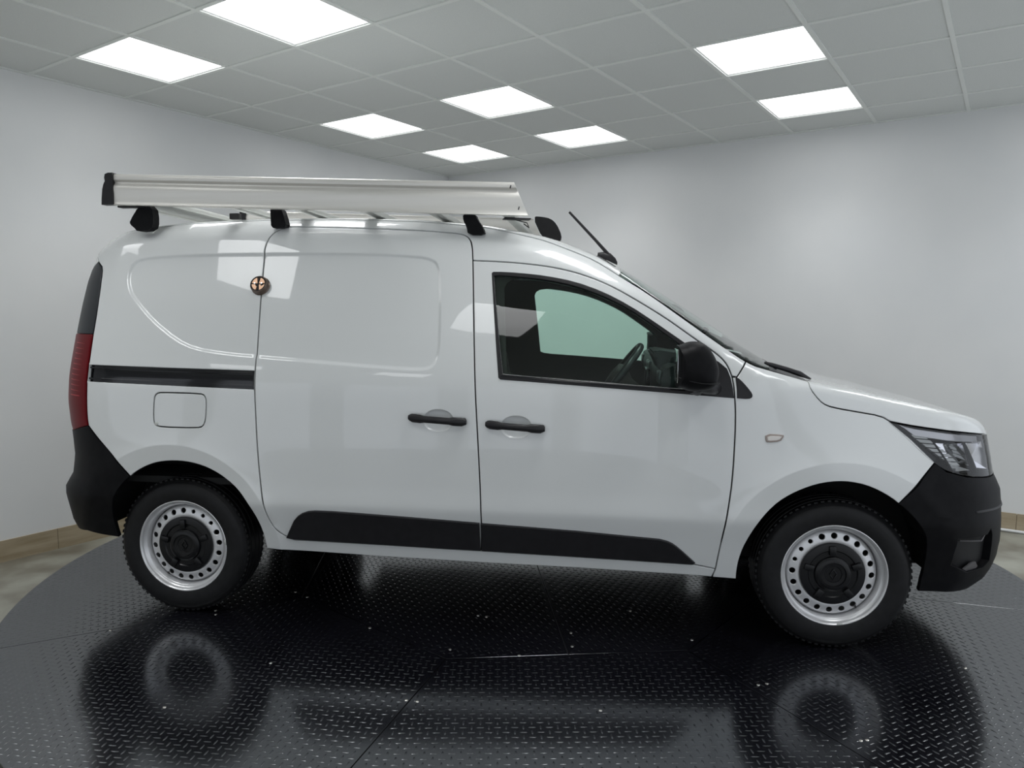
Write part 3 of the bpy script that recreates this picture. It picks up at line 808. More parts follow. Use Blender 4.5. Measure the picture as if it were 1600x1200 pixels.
# window frame, glass, sail corner
win_seal = cat(chaikin([(-0.0141, 1.5339), (-0.0062, 1.5411), (0.1059, 1.5349), (0.2230, 1.5216), (0.3401, 1.4980), (0.4549, 1.4572), (0.5681, 1.3983), (0.6805, 1.3237), (0.7534, 1.2726), (0.8012, 1.2395), (0.8640, 1.2046), (0.9208, 1.1747)], 1),
               [(0.9525, 1.1478), (0.9662, 1.1129), (0.9750, 1.0700), (.9795, 1.0325), (.79, 1.045), (0.3880, 1.0710), (0.0449, 1.0920), (0.0369, 1.0989)])
d = build_patch(SIDE, win_seal, holes=[glassin], off=.0035, inset=0., edge=.003, drop=.002, depth=.010, hole_inset=0., res=.03)
for s, o_ in ((False, FD[0]), (True, FD[1])): link(bpy.data.objects.new('window_frame', patch_mesh('window_frame', d, M_mold, s)), o_)
d = build_patch(SIDE, glassin, off=-.006, inset=-.006, edge=.001, drop=0, depth=0, res=.05)
for s, o_ in ((False, FD[0]), (True, FD[1])): link(bpy.data.objects.new('window_glass', patch_mesh('window_glass', d, M_glass, s)), o_)
strip = cat([(0.0499, 1.1129), (0.3860, 1.0885), (0.7900, 1.0635)], [(.790, 1.0565), (0.3860, 1.0815), (0.0479, 1.1054)])
d = build_patch(SIDE, strip, off=.0065, inset=0., edge=.0015, drop=.001, depth=.004, res=.03)
for s, o_ in ((False, FD[0]), (True, FD[1])): link(bpy.data.objects.new('waist_strip', patch_mesh('waist_strip', d, M_gloss, s)), o_)
sail = cat(chaikin([(0.9842, 1.1189), (1.0041, 1.1059), (1.0311, 1.0760), (1.049, 1.052), (1.050, 1.038), (1.036, 1.030), (.991, 1.0325)], 1), [(0.9895, 1.0700)])
d = build_patch(SIDE, sail, off=.0045, inset=0., edge=.003, drop=.002, depth=.006, res=.03)
for s, o_ in ((False, FE[0]), (True, FE[1])): link(bpy.data.objects.new('corner_trim', patch_mesh('corner_trim', d, M_mold, s)), o_)

# roof, windscreen, cowl, bonnet
def mir(p): p = np.array(p); q = p[::-1].copy(); q[:, 1] *= -1; return q
def sp(xz): return side_pt(xz)
RP = Polar(-1.0, -1)
thc = RP.uv(sp([corner_r[1]]))[0, 0]
REn = RP.to3([(thc * k, z) for k, z in ((1, 1.638), (.85, 1.658), (.66, 1.675), (.4, 1.690), (.2, 1.696), (0, 1.698))])
roof_front = [(.523, 1.522)]
TOPO = lambda xs, ys: cast(np.c_[xs, ys, np.full(len(xs), .9)], np.tile([0., 0., 1.], (len(xs), 1)), 0., 1.4)
ef = sp([glassedge[0]])[0]
hy = np.array([.9, .75, .55, .35, .15, 0.]) * abs(ef[1]); header = TOPO(glassedge[0][0] + .022 * (1 - (hy / abs(ef[1])) ** 2), -hy)
GR = Gno((-.7, 0, 1.15), (-2.05, .62))
near = cat(REn[::-1][:0], REn[::-1], sp(roofedge), header)         # rear centre -> corner -> edge -> header centre
roof3 = cat(near, mir(header)[1:], mir(sp(roofedge)), mir(REn[::-1])[:-1])
panel('roof', GR, GR.uv(roof3), M_paint, VAN, both=False, lines=flow_lines(GR, (8, 14, 22, 30, 38, 46, 54, 62, 70, 78)), res=.05, inset=.001, edge=.001, drop=.0004)
GW = Gno((.62, 0, .86), (.45, 1.3))
gb = sp(glassbase[1:])
by = np.array([.93, .8, .6, .4, .2, 0.]) * abs(gb[-1][1]); base = TOPO(gb[-1][0] + .075 * (1 - (by / abs(gb[-1][1])) ** 2), -by)
w_near = cat(header[::-1], sp(glassedge), gb, base)
ws3 = cat(w_near, mir(base)[1:], mir(gb), mir(sp(glassedge)), mir(header[::-1])[:-1])
panel('windscreen', GW, GW.uv(ws3), M_wsglass, VAN, both=False, lines=flow_lines(GW, (8, 14, 22, 30, 38, 46, 54, 62, 70, 78)), res=.05, inset=.0015, edge=.001, drop=0, depth=0, off=-.001)
def uvscale(uv, k):
    c = uv.mean(0); return c + (uv - c) * k
GH = Gno((1.42, 0, .70), (1.2, 2.16))
hb = sp([hoodgap[0]])
cy = np.array([.95, .8, .6, .4, .2, 0.]) * abs(hb[0][1]); cowl_f = TOPO(hb[0][0] + .05 * (1 - (cy / abs(hb[0][1])) ** 2), -cy)
cn = cat(gb[-1:], base)
cowl3 = cat(cn, mir(base)[1:], mir(gb[-1:]), mir(hb), mir(cowl_f), cowl_f[::-1][1:], hb)
GC = Gno((1.2, 0, .80), (1.0, 1.4))
panel('cowl', GC, GC.uv(cowl3), M_mold, VAN, both=False, res=.04, inset=.0, edge=.001, drop=0, depth=.02, off=-.006)
FP = Polar(1.0, 1)
lt3 = np.array([(1.588, -.826, .946), (1.707, -.821, .927), (1.828, -.802, .910), (1.92, -.758, .898), (1.975, -.713, .889)])
lt3 = FP.to3(FP.uv(lt3))
lu = FP.uv(lt3)[-1]
nose3 = FP.to3([(lu[0] * k, z) for k, z in ((.9, .880), (.75, .866), (.5, .852), (.25, .845), (0, .843))])
h_near = cat(hb, sp(hoodgap[1:]), lt3[1:], nose3)
hood3 = cat(h_near, mir(nose3)[1:], mir(lt3[1:]), mir(sp(hoodgap[1:])), mir(hb), mir(cowl_f), cowl_f[::-1][1:])
pc = FP.to3(FP.cand(np.array([-.9, .835]), np.array([.9, .93]), .022)); pc = pc[pc[:, 0] > 2.10]
extra = GH.uv(pc)
panel('hood', GH, GH.uv(hood3), M_paint, VAN, both=False, lines=flow_lines(GH, (8, 14, 22, 30, 38, 46, 54, 62, 70, 78)), feats=[extra], res=.022, inset=.0029, edge=.0024)
# nose: headlights, grille, bumpers
low3 = np.array([(1.588, -.826, .946), (1.667, -.841, .881), (1.757, -.848, .791), (1.809, -.841, .754), (1.891, -.811, .731), (1.994, -.739, .718)])
low3 = FP.to3(FP.uv(low3))
hl_in = FP.to3([(lu[0] * .80, .868), (lu[0] * .70, .850), (lu[0] * .66, .80), (lu[0] * .72, .735), (lu[0] * .82, .715)])
hl3 = cat(lt3, hl_in, low3[::-1][:-1])
hl_uv = FP.uv(hl3); hl_uv = np.vstack([chaikin(hl_uv[:5], 0), chaikin(hl_uv[4:], 1)[1:]])
hl_d = build_patch(FP, hl_uv, off=0., inset=.002, edge=.003, drop=.001, depth=0, res=.03)
hl_bez = build_patch(FP, hl_uv, off=-.080, inset=.001, edge=.002, drop=0, depth=0, res=.03)
def ring_wall(pj, uv, o0, o1):
    uv = dens(clean(uv), .02); a = pj.to3(uv, o0); b = pj.to3(uv, o1); n = len(uv)
    return [tuple(p) for p in a] + [tuple(p) for p in b], [(i, (i + 1) % n, n + (i + 1) % n, n + i) for i in range(n)]
hw_v, hw_f = ring_wall(FP, off_poly(clean(hl_uv), .002), 0.001, -.080)
# one strip along the top edge, light guides along the rear lower edge, reflector bowls
def uvline(p, q, t): return np.array(p) + (np.array(q) - np.array(p)) * t
for s in (1, -1):
    root = bpy.data.objects.new('headlight', patch_mesh('headlight', hl_bez, M_plast, s < 0)); link(root, VAN)
    link(bpy.data.objects.new('lens', patch_mesh('lens', hl_d, M_clear, s < 0)), root)
    mesh_obj('lamp_rim', [(x, y * s, z) for x, y, z in hw_v], hw_f, M_plast, root)
    tu = FP.uv(lt3); loU = FP.uv(low3)
    stripA = np.vstack([tu + [0.004, -.010], (tu + [.0, -.040])[::-1]])
    stripA[0] += [.045, -.004]; stripA[-1] += [.07, .006]
    d_ = build_patch(FP, stripA, off=-.014, inset=.001, edge=.003, drop=.002, depth=.016, res=.02)
    link(bpy.data.objects.new('chrome_strip', patch_mesh('chrome_strip', d_, M_strip, s < 0)), root)
    # ladder of light guide blocks
    a0, a1 = loU[1] + [.030, .012], loU[3] + [.035, .018]
    for k in range(7):
        c0 = a0 + (a1 - a0) * (k / 7); c1 = a0 + (a1 - a0) * ((k + .76) / 7); wv = np.array([.040, -.004])
        if k > 4: wv = wv * (1 - .1 * (k - 4))
        d_ = build_patch(FP, np.array([c0, c0 + wv, c1 + wv, c1]), off=-.016, inset=.0, edge=.0012, drop=.001, depth=.014, res=.03)
        link(bpy.data.objects.new('light_guide', patch_mesh('light_guide', d_, M_drl, s < 0)), root)
    # chrome reflector chambers, angular bowls
    for (u0_, z0_, u1_, z1_) in ((-.805, .752, -.715, .862), (-.70, .742, -.60, .858), (-.58, .742, -.50, .85)):
        vv, ff = [], []
        outer = np.array([(u0_, z1_), (u1_, z1_ - .004), (u1_ + .012, z0_), (u0_ + .035, z0_)])
        inner = uvscale(outer, .50) + [0.0, .012]
        A = FP.to3(outer, -.016); B = FP.to3(inner, -.072)
        vv = [tuple(p * [1, s, 1]) for p in A] + [tuple(p * [1, s, 1]) for p in B]
        ff = [(i, (i + 1) % 4, 4 + (i + 1) % 4, 4 + i) for i in range(4)] + [(4, 5, 6, 7)]
        mesh_obj('reflector', vv, ff, M_chrome, root)
        fr_ = build_patch(FP, off_poly(outer, -.006), holes=[outer], off=-.014, inset=0, hole_inset=0, edge=.002, drop=.001, depth=.02, res=.03)
        link(bpy.data.objects.new('reflector_bezel', patch_mesh('reflector_bezel', fr_, M_plast, s < 0)), root)
gr_top = FP.uv(cat(hl_in[1:2], nose3[2:])); g_in = FP.uv(hl_in)
g_near = np.vstack([[(g_in[3][0], .712)], g_in[2:4][::-1] * 1, [g_in[1]], FP.uv(nose3[2:])])
g_all = np.vstack([g_near, (g_near * [-1, 1])[::-1][1:]])
GRL = panel('grille', FP, g_all, M_gloss, VAN, both=False, off=-.010, inset=.002, depth=.01)
for z in (.735, .760, .785, .810):
    b_ = np.array([(-.33, z), (.33, z), (.33, z + .011), (-.33, z + .011)])
    panel('grille_bar', FP, b_, M_chrome if z > .8 else M_mold, GRL, both=False, off=.0, inset=0, depth=.012, edge=.002)
# front bumper
fa_low = arc_pts(1.406, FA, 56.6, -9)
fb_near = cat(FP.uv(low3[2:]), [(g_in[4][0], .712), (g_in[3][0], .708), (0, .708)])
arch_uv = FP.uv(sp(fa_low))
bot = FP.uv(sp([(1.80, .256), (1.88, .248)])); bot_u = np.array([(bot[-1][0] * k, z) for k, z in ((1, .248), (.85, .236), (.6, .226), (.3, .222), (0, .221))])
n_half = cat(arch_uv[::-1], FP.uv(sp([(1.757, .791)])), fb_near[1:])
fb_uv = cat(bot_u[::-1][:-1][::1], FP.uv(sp([(1.80, .256)])), n_half)
full = np.vstack([fb_uv, (fb_uv * [-1, 1])[::-1][1:-1]])
slot_uv = np.array([(-.775, .490), (-.655, .492), (-.640, .515), (-.625, .485), (-.600, .370), (-.625, .345), (-.70, .338), (-.765, .375)])
FB = panel('front_bumper', FP, full, M_plast, VAN, both=False, holes=[slot_uv, (slot_uv * [-1, 1])[::-1]], hole_inset=0., inset=.001, depth=.02, res=.035,
           feats=[np.c_[np.arange(-1., 1., .03), np.full(67, z)] for z in (.575, .582, .59)])
for s in (1, -1):
    q = (slot_uv * [s, 1]) if s > 0 else (slot_uv * [-1, 1])[::-1]
    panel('fog_recess', FP, q, M_rub, FB, both=False, off=-.035, inset=-.012, edge=.001, depth=0)
    vv, ff = ring_wall(FP, q, -.002, -.035); mesh_obj('recess_wall', vv, ff, M_plast, FB)
    for e_ in ([(-.756, .4795), (-.668, .4685), (-.655, .488), (-.651, .487), (-.660, .462), (-.756, .4755)], [(-.71, .350), (-.685, .372), (-.665, .376), (-.645, .352), (-.655, .336), (-.69, .337)]):
        e_ = np.array(e_) * [s, 1]
        panel('recess_glint', FP, e_, M_glint, FB, both=False, off=-.012, inset=0., edge=.001, drop=0, depth=.006, res=.02)  # highlights of the recess lips, painted as pale slivers
# bumper ridge
rd = np.array([(-.72, .598), (0, .590), (.72, .598), (.72, .588), (0, .580), (-.72, .588)])
panel('bumper_ridge', FP, dens(rd, .03), M_mold, FB, both=False, off=.004, inset=0, edge=.003, drop=.003, depth=.006, res=.04)
# tail: lamps, bumper, doors
lb = [(-1.912, -.589, 1.599), (-1.965, -.552, 1.561), (-1.976, -.599, 1.462), (-1.982, -.638, 1.341), (-1.980, -.672, 1.254), (-1.975, -.70, 1.145), (-1.982, -.715, 1.024), (-1.996, -.715, .92), (-1.993, -.724, .860), (-1.950, -.762, .818)]
lb = RP.to3(RP.uv(np.array(lb)))
lf3 = sp(lamp_front)
LZ = 1.262
def split_z(line, z, upper):
    out = []
    for i in range(len(line) - 1):
        a, b = line[i], line[i + 1]
        if (a[2] >= z) == upper: out.append(a)
        if (a[2] - z) * (b[2] - z) < 0: out.append(a + (b - a) * (z - a[2]) / (b[2] - a[2]))
    if (line[-1][2] >= z) == upper: out.append(line[-1])
    return np.array(out)
up = cat(split_z(lb, LZ, True), split_z(lf3, LZ, True)[::-1]); dn = cat(split_z(lb, LZ, False), split_z(lf3, LZ, False)[::-1])
TL = panel('tail_light', RP, RP.uv(dn), M_red, VAN, off=.004, inset=.001, edge=.004, drop=.003, depth=.015, res=.03)
panel('pillar_applique', RP, RP.uv(up), M_darklens, VAN, off=.002, inset=.001, edge=.004, drop=.002, depth=.015, res=.03)
for k in range(11):
    z = .985 + k * .0235
    mid = [np.interp(z, lb[::-1, 2], RP.uv(lb[::-1])[:, 0]), np.interp(z, lf3[::-1, 2], RP.uv(lf3[::-1])[:, 0])]
    u0_, u1_ = mid[0] + (mid[1] - mid[0]) * .36, mid[0] + (mid[1] - mid[0]) * .80
    d_ = build_patch(RP, np.array([(u0_, z), (u1_, z - .001), (u1_, z + .003), (u0_, z + .004)]), off=.0052, inset=0, edge=.0008, drop=.0004, depth=.003, res=.03)
    for s, o_ in ((False, TL[0]), (True, TL[1])): link(bpy.data.objects.new('lamp_rib', patch_mesh('lamp_rib', d_, M_redlt, s)), o_)
ra_low = arc_pts(-1.406, RA, 122, 174)
rb_near = cat(RP.uv(sp(ra_low))[::-1], RP.uv(sp([(-1.609, .635), (-1.675, .712), (-1.757, .794), (-1.817, .855)])), RP.uv(lb[-1:]), [(RP.uv(lb[-1:])[0][0] * .8, .812), (0, .812)])
bu = RP.uv(sp([(-1.87, .362)]))[0][0]
rb_half = cat([(0, .335), (bu * .5, .336), (bu * .85, .342), (bu, .362)], RP.uv(sp([(-1.79, .350)])), rb_near)
full = np.vstack([rb_half, (rb_half * [-1, 1])[::-1][1:-1]])
panel('rear_bumper', RP, full, M_plast, VAN, both=False, inset=.001, depth=.02, res=.035, off=.002)
rd_near = cat([(0, .812), (RP.uv(lb[-1:])[0][0] * .8, .812)], RP.uv(lb[::-1]), RP.uv(REn))
for s in (1, -1):
    h = rd_near * [s, 1]
    RD = panel('rear_door', RP, h if s > 0 else h[::-1], M_paint, VAN, both=False, inset=.002, depth=.012, res=.05)

# wheels
def wheel(cx, sgn, rot, name='wheel'):
    # built for the near side (outer face towards -y), mirrored by sgn
    bm = bmesh.new(); yo = -.812
    prof = [(.198, .010), (.203, -.002), (.212, -.006), (.225, -.0085), (.240, -.0110), (.262, -.0120), (.278, -.0085), (.287, -.003), (.2885, -.001), (.296, .006), (.302, .014), (.306, .026)]
    tr_ = [(.306, .0285), (.300, .030), (.300, .0365), (.3075, .038), (.308, .062), (.308, .0640), (.301, .0655), (.301, .0725), (.308, .074), (.3085, .102), (.301, .1035), (.301, .1105), (.308, .112), (.3075, .136), (.300, .1375), (.300, .144), (.306, .1455)]
    back = [(.302, .160), (.296, .168), (.28, .178), (.25, .184), (.22, .180), (.198, .166)]
    full_ = prof + tr_ + back
    lathe(bm, full_, 120, 'y', (0, 0, 0), closed=True)
    # tread sipes on the shoulders
    for k in range(72):
        t = 2 * PI * k / 72
        for (ya, yb) in ((.012, .030), (.142, .158)):
            r = .3012
            Rm = Matrix.Rotation(-t, 3, 'Y')
            add_box(bm, Rm @ Vector((r, (ya + yb) / 2, 0)), (.0110, yb - ya, .013), Rm)
    bmesh.ops.recalc_face_normals(bm, faces=bm.faces[:])
    t_ = bm_obj(name, bm, M_tyre, VAN, True, .7)
    # rim barrel
    bm = bmesh.new()
    lathe(bm, [(.199, .012), (.2045, .006), (.2085, -.001), (.2092, -.0045), (.2065, -.0060), (.2030, -.0035), (.1995, .004), (.1965, .012), (.190, .0155), (.1865, .018), (.184, .028), (.1822, .046), (.1815, .060), (.1800, .10), (.182, .16), (.1985, .168)], 96, 'y')
    bmesh.ops.recalc_face_normals(bm, faces=bm.faces[:])
    rim = bm_obj('rim', bm, M_steel, t_, True, .8)
    # disc with twenty holes
    pts, edges = [], []
    def loop(r, n, c=(0, 0), ph=0):
        s0 = len(pts)
        for k in range(n): a = 2 * PI * k / n + ph; pts.append(Vector((c[0] + r * math.cos(a), c[1] + r * math.sin(a))))
        edges.extend([(s0 + k, s0 + (k + 1) % n) for k in range(n)]); return s0
    radii = [(.1812, 80), (.1765, 80), (.172, 70), (.1375, 60), (.130, 60), (.120, 48), (.060, 24)]
    for r, n in radii: loop(r, n)
    holes = []
    for k in range(20):
        a = rot + 2 * PI * (k + .5) / 20; rr = .0088 if k in (0, 1, 2) else .0122
        c = (.1555 * math.cos(a), .1555 * math.sin(a)); holes.append((c, rr)); loop(rr, 14, c); loop(rr + .0018, 14, c)
    for r in (.165, .147):
        for k in range(20): a = rot + 2 * PI * k / 20; pts.append(Vector((r * math.cos(a), r * math.sin(a))))
    ov, oe, of, *_ = delaunay_2d_cdt(pts, edges, [], 0, 1e-6)
    uv = np.array([(v.x, v.y) for v in ov]); tri = np.array(of); cen = uv[tri].mean(1); rc = np.hypot(*cen.T)
    keep = (rc < .1812) & (rc > .06)
    for c, rr in holes: keep &= np.hypot(cen[:, 0] - c[0], cen[:, 1] - c[1]) > rr * .985
    tri = tri[keep]
    def dy(r): return np.interp(r, [.06, .12, .130, .1375, .150, .165, .172, .1765, .1812], [.030, .030, .026, .0245, .0270, .0305, .0335, .040, .052])
    R_ = np.hypot(*uv.T); dd = dy(R_)
    for c, rr in holes:
        dist = np.hypot(uv[:, 0] - c[0], uv[:, 1] - c[1]); dd = np.where(dist < rr + .0004, dd + .0015, dd)
    vv = [(x, d, z) for (x, z), d in zip(uv, dd)]
    ff = [tuple(t) for t in tri]
    for c, rr in holes:
        b0 = len(vv)
        for dpt in (0, .006):
            for k in range(14): a = 2 * PI * k / 14; x, z = c[0] + rr * math.cos(a), c[1] + rr * math.sin(a); vv.append((x, float(dy(math.hypot(x, z))) + .0015 + dpt, z))
        ff += [(b0 + k, b0 + (k + 1) % 14, b0 + 14 + (k + 1) % 14, b0 + 14 + k) for k in range(14)]
    dsk = mesh_obj('wheel_disc', vv, ff, M_steel, t_, True)
    bmt = bmesh.new(); bmt.from_mesh(dsk.data); bmesh.ops.recalc_face_normals(bmt, faces=bmt.faces[:])
    bmt.to_mesh(dsk.data); bmt.free(); dsk.data.set_sharp_from_angle(angle=.6)
    bm = bmesh.new(); lathe(bm, [(.19, .10), (.05, .10)], 32, 'y'); bm_obj('brake_drum', bm, M_under, t_)
    # black cap with five windows and a diamond badge
    bm = bmesh.new()
    lathe(bm, [(.1285, .030), (.1285, .018), (.1265, .0145), (.120, .013), (.098, .0120), (.094, .0165), (.074, .0165), (.071, .008), (.066, .004), (.056, .001), (.050, .0008), (.047, .006), (.034, .007), (.032, .010), (.0001, .010)], 60, 'y')
    for k in range(5):
        a = PI / 2 + 2 * PI * k / 5 + .06
        Rm = Matrix.Rotation(-a, 3, 'Y')
        add_box(bm, Rm @ Vector((.098, .0085, 0)), (.038, .012, .026), Rm, .0025)
        a2 = a + PI / 5; Rm = Matrix.Rotation(-a2, 3, 'Y')
    # diamond ring
    dm = [(0, .021), (.0135, 0), (0, -.021), (-.0135, 0)]
    for q in range(4):
        x0, z0 = dm[q]; x1, z1 = dm[(q + 1) % 4]
        d = Vector((x1 - x0, 0, z1 - z0)); L = d.length; ang = math.atan2(d.z, d.x); Rm = Matrix.Rotation(-ang, 3, 'Y')
        add_box(bm, ((x0 + x1) / 2, .0075, (z0 + z1) / 2), (L + .003, .006, .0048), Rm, .0012)
    bmesh.ops.recalc_face_normals(bm, faces=bm.faces[:])
    bm_obj('hub_cap', bm, M_hub, t_, True, .5)
    # valve and balance weight
    bm = bmesh.new(); va = -.95 if cx > 0 else PI + .98
    tube(bm, [(.176 * math.cos(va), .036, .176 * math.sin(va)), (.160 * math.cos(va), .014, .160 * math.sin(va))], [.0035, .0042], 8)
    bm_obj('valve', bm, M_rub, t_)
    bm = bmesh.new(); wa = -1.42 if cx > 0 else .12
    Rm = Matrix.Rotation(-wa, 3, 'Y'); add_box(bm, Rm @ Vector((.2045, -.0035, 0)), (.009, .007, .024), Rm, .003)
    bm_obj('balance_weight', bm, M_alu2, t_)
    t_.location = (cx, -.8055, .3104)
    return t_
wf = wheel(1.406, 1, 2.02); wr = wheel(-1.406, 1, .55)
for o_ in (wf, wr):
    c = copy_tree(o_, VAN); c.location = (o_.location.x, .8055, .3104); c.rotation_euler = (0, 0, PI)
# wheel arch liners
for cx, ro in ((1.406, .415), (-1.406, .425)):
    for s in (-1, 1):
        vv, ff = [], []
        for k in range(25):
            a = math.radians((4 + 168 * k / 24) if cx < 0 else (-2 + 182 * k / 24))
            lx, lz = cx + ro * math.cos(a), .308 + ro * math.sin(a)
            yo = abs(float(side_pt([(lx, lz)])[0][1])) - .014
            for y in (yo, .50): vv.append((lx, s * y, lz))
        ff = [(2 * k, 2 * k + 1, 2 * k + 3, 2 * k + 2) for k in range(24)]
        ci = len(vv); vv.append((cx, s * .50, .26)); ff += [(2 * k + 1, 2 * k + 3, ci) for k in range(24)]
        mesh_obj('arch_liner', vv, ff, M_under, VAN)
box('underbody', (.0, 0, .36), (1.9, 1.50, .07), M_under, VAN, .02)
box('chassis_rail', (-1.45, 0, .40), (1.15, .70, .14), M_under, VAN, .03)
box('engine_cradle', (1.50, 0, .38), (1.20, .90, .26), M_under, VAN, .03)
for s in (-1, 1):
    bm = bmesh.new(); pl = [(-.98, .325), (.99, .290), (.99, .335), (-.98, .37)]
    extr(bm, pl, .815 * s, .74 * s, lambda u, v, d: (u, d, v)); bm_obj('sill_underside', bm, M_under, VAN)
box('load_floor', (-1.05, 0, .60), (1.75, 1.5, .03), M_under, VAN)

# door handles, lock, indicator
def handle(c, tilt, parent, s=1):
    bm = bmesh.new()
    n = 15; rings = []
    y0 = side_pt([c])[0][1]
    for i in range(n):
        t = -1 + 2 * i / (n - 1); x = c[0] + t * .1225; z = c[1] - t * .0075 * tilt
        bulge = .030 - .016 * abs(t) ** 3.2; hh = .0145 + .0035 * (abs(t) > .55) * (1 - max(0, abs(t) - .9) * 4) ; hh *= (1 - max(0, abs(t) - .93) * 6)
        ring = []
        yb = float(side_pt([(x, z)])[0][1])
        for k in range(12):
            a = 2 * PI * k / 12
            ring.append(bm.verts.new((x, s * (yb - bulge + .0115 * (1 - .3 * abs(t)) * math.cos(a) * 1.1), z + hh * math.sin(a) * (1 + .12 * math.cos(a)))))
        rings.append(ring)
    for a, b in zip(rings[:-1], rings[1:]):
        for k in range(12): bm.faces.new((a[k], a[(k + 1) % 12], b[(k + 1) % 12], b[k]))
    bm.faces.new(rings[0]); bm.faces.new(rings[-1])
    for t in (-.84, .84):
        add_box(bm, (c[0] + t * .1225, s * (y0 - .008), c[1] - t * .0075), (.034, .020, .030), None, .006)
    bmesh.ops.recalc_face_normals(bm, faces=bm.faces[:])
    bm_obj('door_handle', bm, M_mold, parent, True, .9)
handle((-.2145, .9225), 1, SD[0]); handle((.110, .9015), 1, FD[0])
handle((-.2145, .9225), 1, SD[1], -1); handle((.110, .9015), 1, FD[1], -1)
ind = chaikin_c([(1.103, .894), (1.174, .893), (1.173, .882), (1.160, .864), (1.111, .860), (1.104, .866)], 1)
d = build_patch(SIDE, ind, off=.006, inset=0., edge=.003, drop=.003, depth=.006, res=.02)
d2 = build_patch(SIDE, off_poly(ind, .007), off=.0085, inset=0., edge=.002, drop=.002, depth=.003, res=.02)
for s, o_ in ((False, FE[0]), (True, FE[1])):
    q = link(bpy.data.objects.new('side_indicator', patch_mesh('side_indicator', d, mat('indicator_frame', (.28, .22, .19), .2, coat=1.), s)), o_)
    link(bpy.data.objects.new('indicator_lens', patch_mesh('indicator_lens', d2, mat('indicator_lens', (.70, .66, .62), .12, coat=1.), s)), o_)
# round security lock across the door gap
lp = side_pt([(-1.045, 1.4775)])[0]; ln_ = gradF(side_pt([(-1.1, 1.476)]))[0]
Lrot = Vector(ln_).to_track_quat('Z', 'Y').to_matrix().to_4x4()
LOCKM = Matrix.Translation(Vector(lp)) @ Lrot
bm = bmesh.new()
lathe(bm, [(.043, -.004), (.043, .003), (.040, .006), (.0395, .022), (.037, .026), (.0345, .027), (.0335, .022), (.0001, .022)], 48, 'z')
lk = bm_obj('door_lock', bm, mat('lock_body', (.16, .12, .10), .28, metal=.85), VAN, True, .6); lk.matrix_local = LOCKM
for k in range(4):
    bm = bmesh.new(); a0 = PI / 2 * k + (.10 if k % 2 == 0 else .30); a1 = PI / 2 * (k + 1) - (.30 if k % 2 == 0 else .10)
    poly = [(.004 * math.cos((a0 + a1) / 2), .004 * math.sin((a0 + a1) / 2))] + [(.0295 * math.cos(a0 + (a1 - a0) * t / 8), .0295 * math.sin(a0 + (a1 - a0) * t / 8)) for t in range(9)]
    extr(bm, poly, .0215, .0265, lambda u, v, d: (u, v, d)); q = bm_obj('lock_face', bm, M_bronze, lk, False)
bm = bmesh.new()
add_box(bm, (0, 0, .0245), (.0036, .060, .006)); add_box(bm, (-.004, -.004, .0262), (.016, .010, .0016), Matrix.Rotation(.5, 3, 'Z')); add_box(bm, (.018, -.004, .0262), (.012, .008, .0016), Matrix.Rotation(.5, 3, 'Z'))
lathe(bm, [(.0335, .0215), (.0335, .0258), (.0298, .0258), (.0298, .0215)], 40, 'z')
bm_obj('lock_slot', bm, M_rub, lk)
bm = bmesh.new()
for x in (-.016, .015): lathe(bm, [(.0001, .0285), (.0028, .0285), (.0036, .026)], 12, 'z', (x, .003, 0))
bm_obj('lock_pin', bm, M_chrome, lk)
# mirrors
def mirror(s):
    prof = chaikin_c([(.739, 1.178), (.741, 1.225), (.752, 1.243), (.775, 1.257), (.805, 1.262), (.835, 1.257), (.860, 1.236), (.884, 1.196), (.897, 1.155), (.893, 1.110), (.876, 1.084), (.846, 1.074), (.80, 1.070), (.765, 1.078), (.742, 1.100), (.738, 1.135)], 2)
    c = np.array((.80, 1.165)); bm = bmesh.new(); rings = []
    for y, k in ((-.890, .72), (-.900, .86), (-.925, .95), (-.96, .985), (-1.00, .995), (-1.035, .97), (-1.062, .91), (-1.082, .80), (-1.095, .62), (-1.102, .38), (-1.105, .12)):
        q = c + (prof - c) * k
        # flat rear glass edge stays square
        q[:, 0] = np.where(prof[:, 0] < .76, np.minimum(q[:, 0], .742 + (1 - k) * .03), q[:, 0])
        rings.append([bm.verts.new((x, s * -y * -1, z)) for x, z in q])
    for a, b in zip(rings[:-1], rings[1:]):
        n = len(a)
        for k in range(n): bm.faces.new((a[k], a[(k + 1) % n], b[(k + 1) % n], b[k]))
    bm.faces.new(rings[0]); bm.faces.new(rings[-1])
    bmesh.ops.recalc_face_normals(bm, faces=bm.faces[:])
    ms = bm_obj('wing_mirror', bm, M_plast, VAN, True, .8)
    # seam ring, glass, arm
    bm = bmesh.new()
    pts_ = []
    for t in np.linspace(0, 1, 20):
        x = .742 + t * .150; z = 1.129 - .020 * t - .008 * math.sin(t * PI)
        e = abs((x - .815) / .078); y = -1.0985 + .020 * e ** 2.5 + .03 * max(0, e - .85) * 4
        pts_.append((x, s * y * 1, z))
    tube(bm, pts_, .0016, 6); bm_obj('mirror_seam', bm, M_rub, ms)
    bm = bmesh.new(); add_box(bm, (.7405, s * -.985, 1.168), (.003, .140, .125), None, .0014, 2); bm_obj('mirror_glass', bm, M_mirror, ms)
    bm = bmesh.new()
    tube(bm, [(.905, s * -.862, 1.070), (.890, s * -.905, 1.078), (.865, s * -.95, 1.085), (.83, s * -.98, 1.095)], [.026, .028, .030, .030], 14)
    tube(bm, [(.84, s * -.855, 1.056), (.83, s * -.905, 1.064), (.80, s * -.95, 1.08)], [.018, .020, .022], 12)
    bm_obj('mirror_arm', bm, M_mold, ms, True, 1.2)
for s in (1, -1): mirror(s)
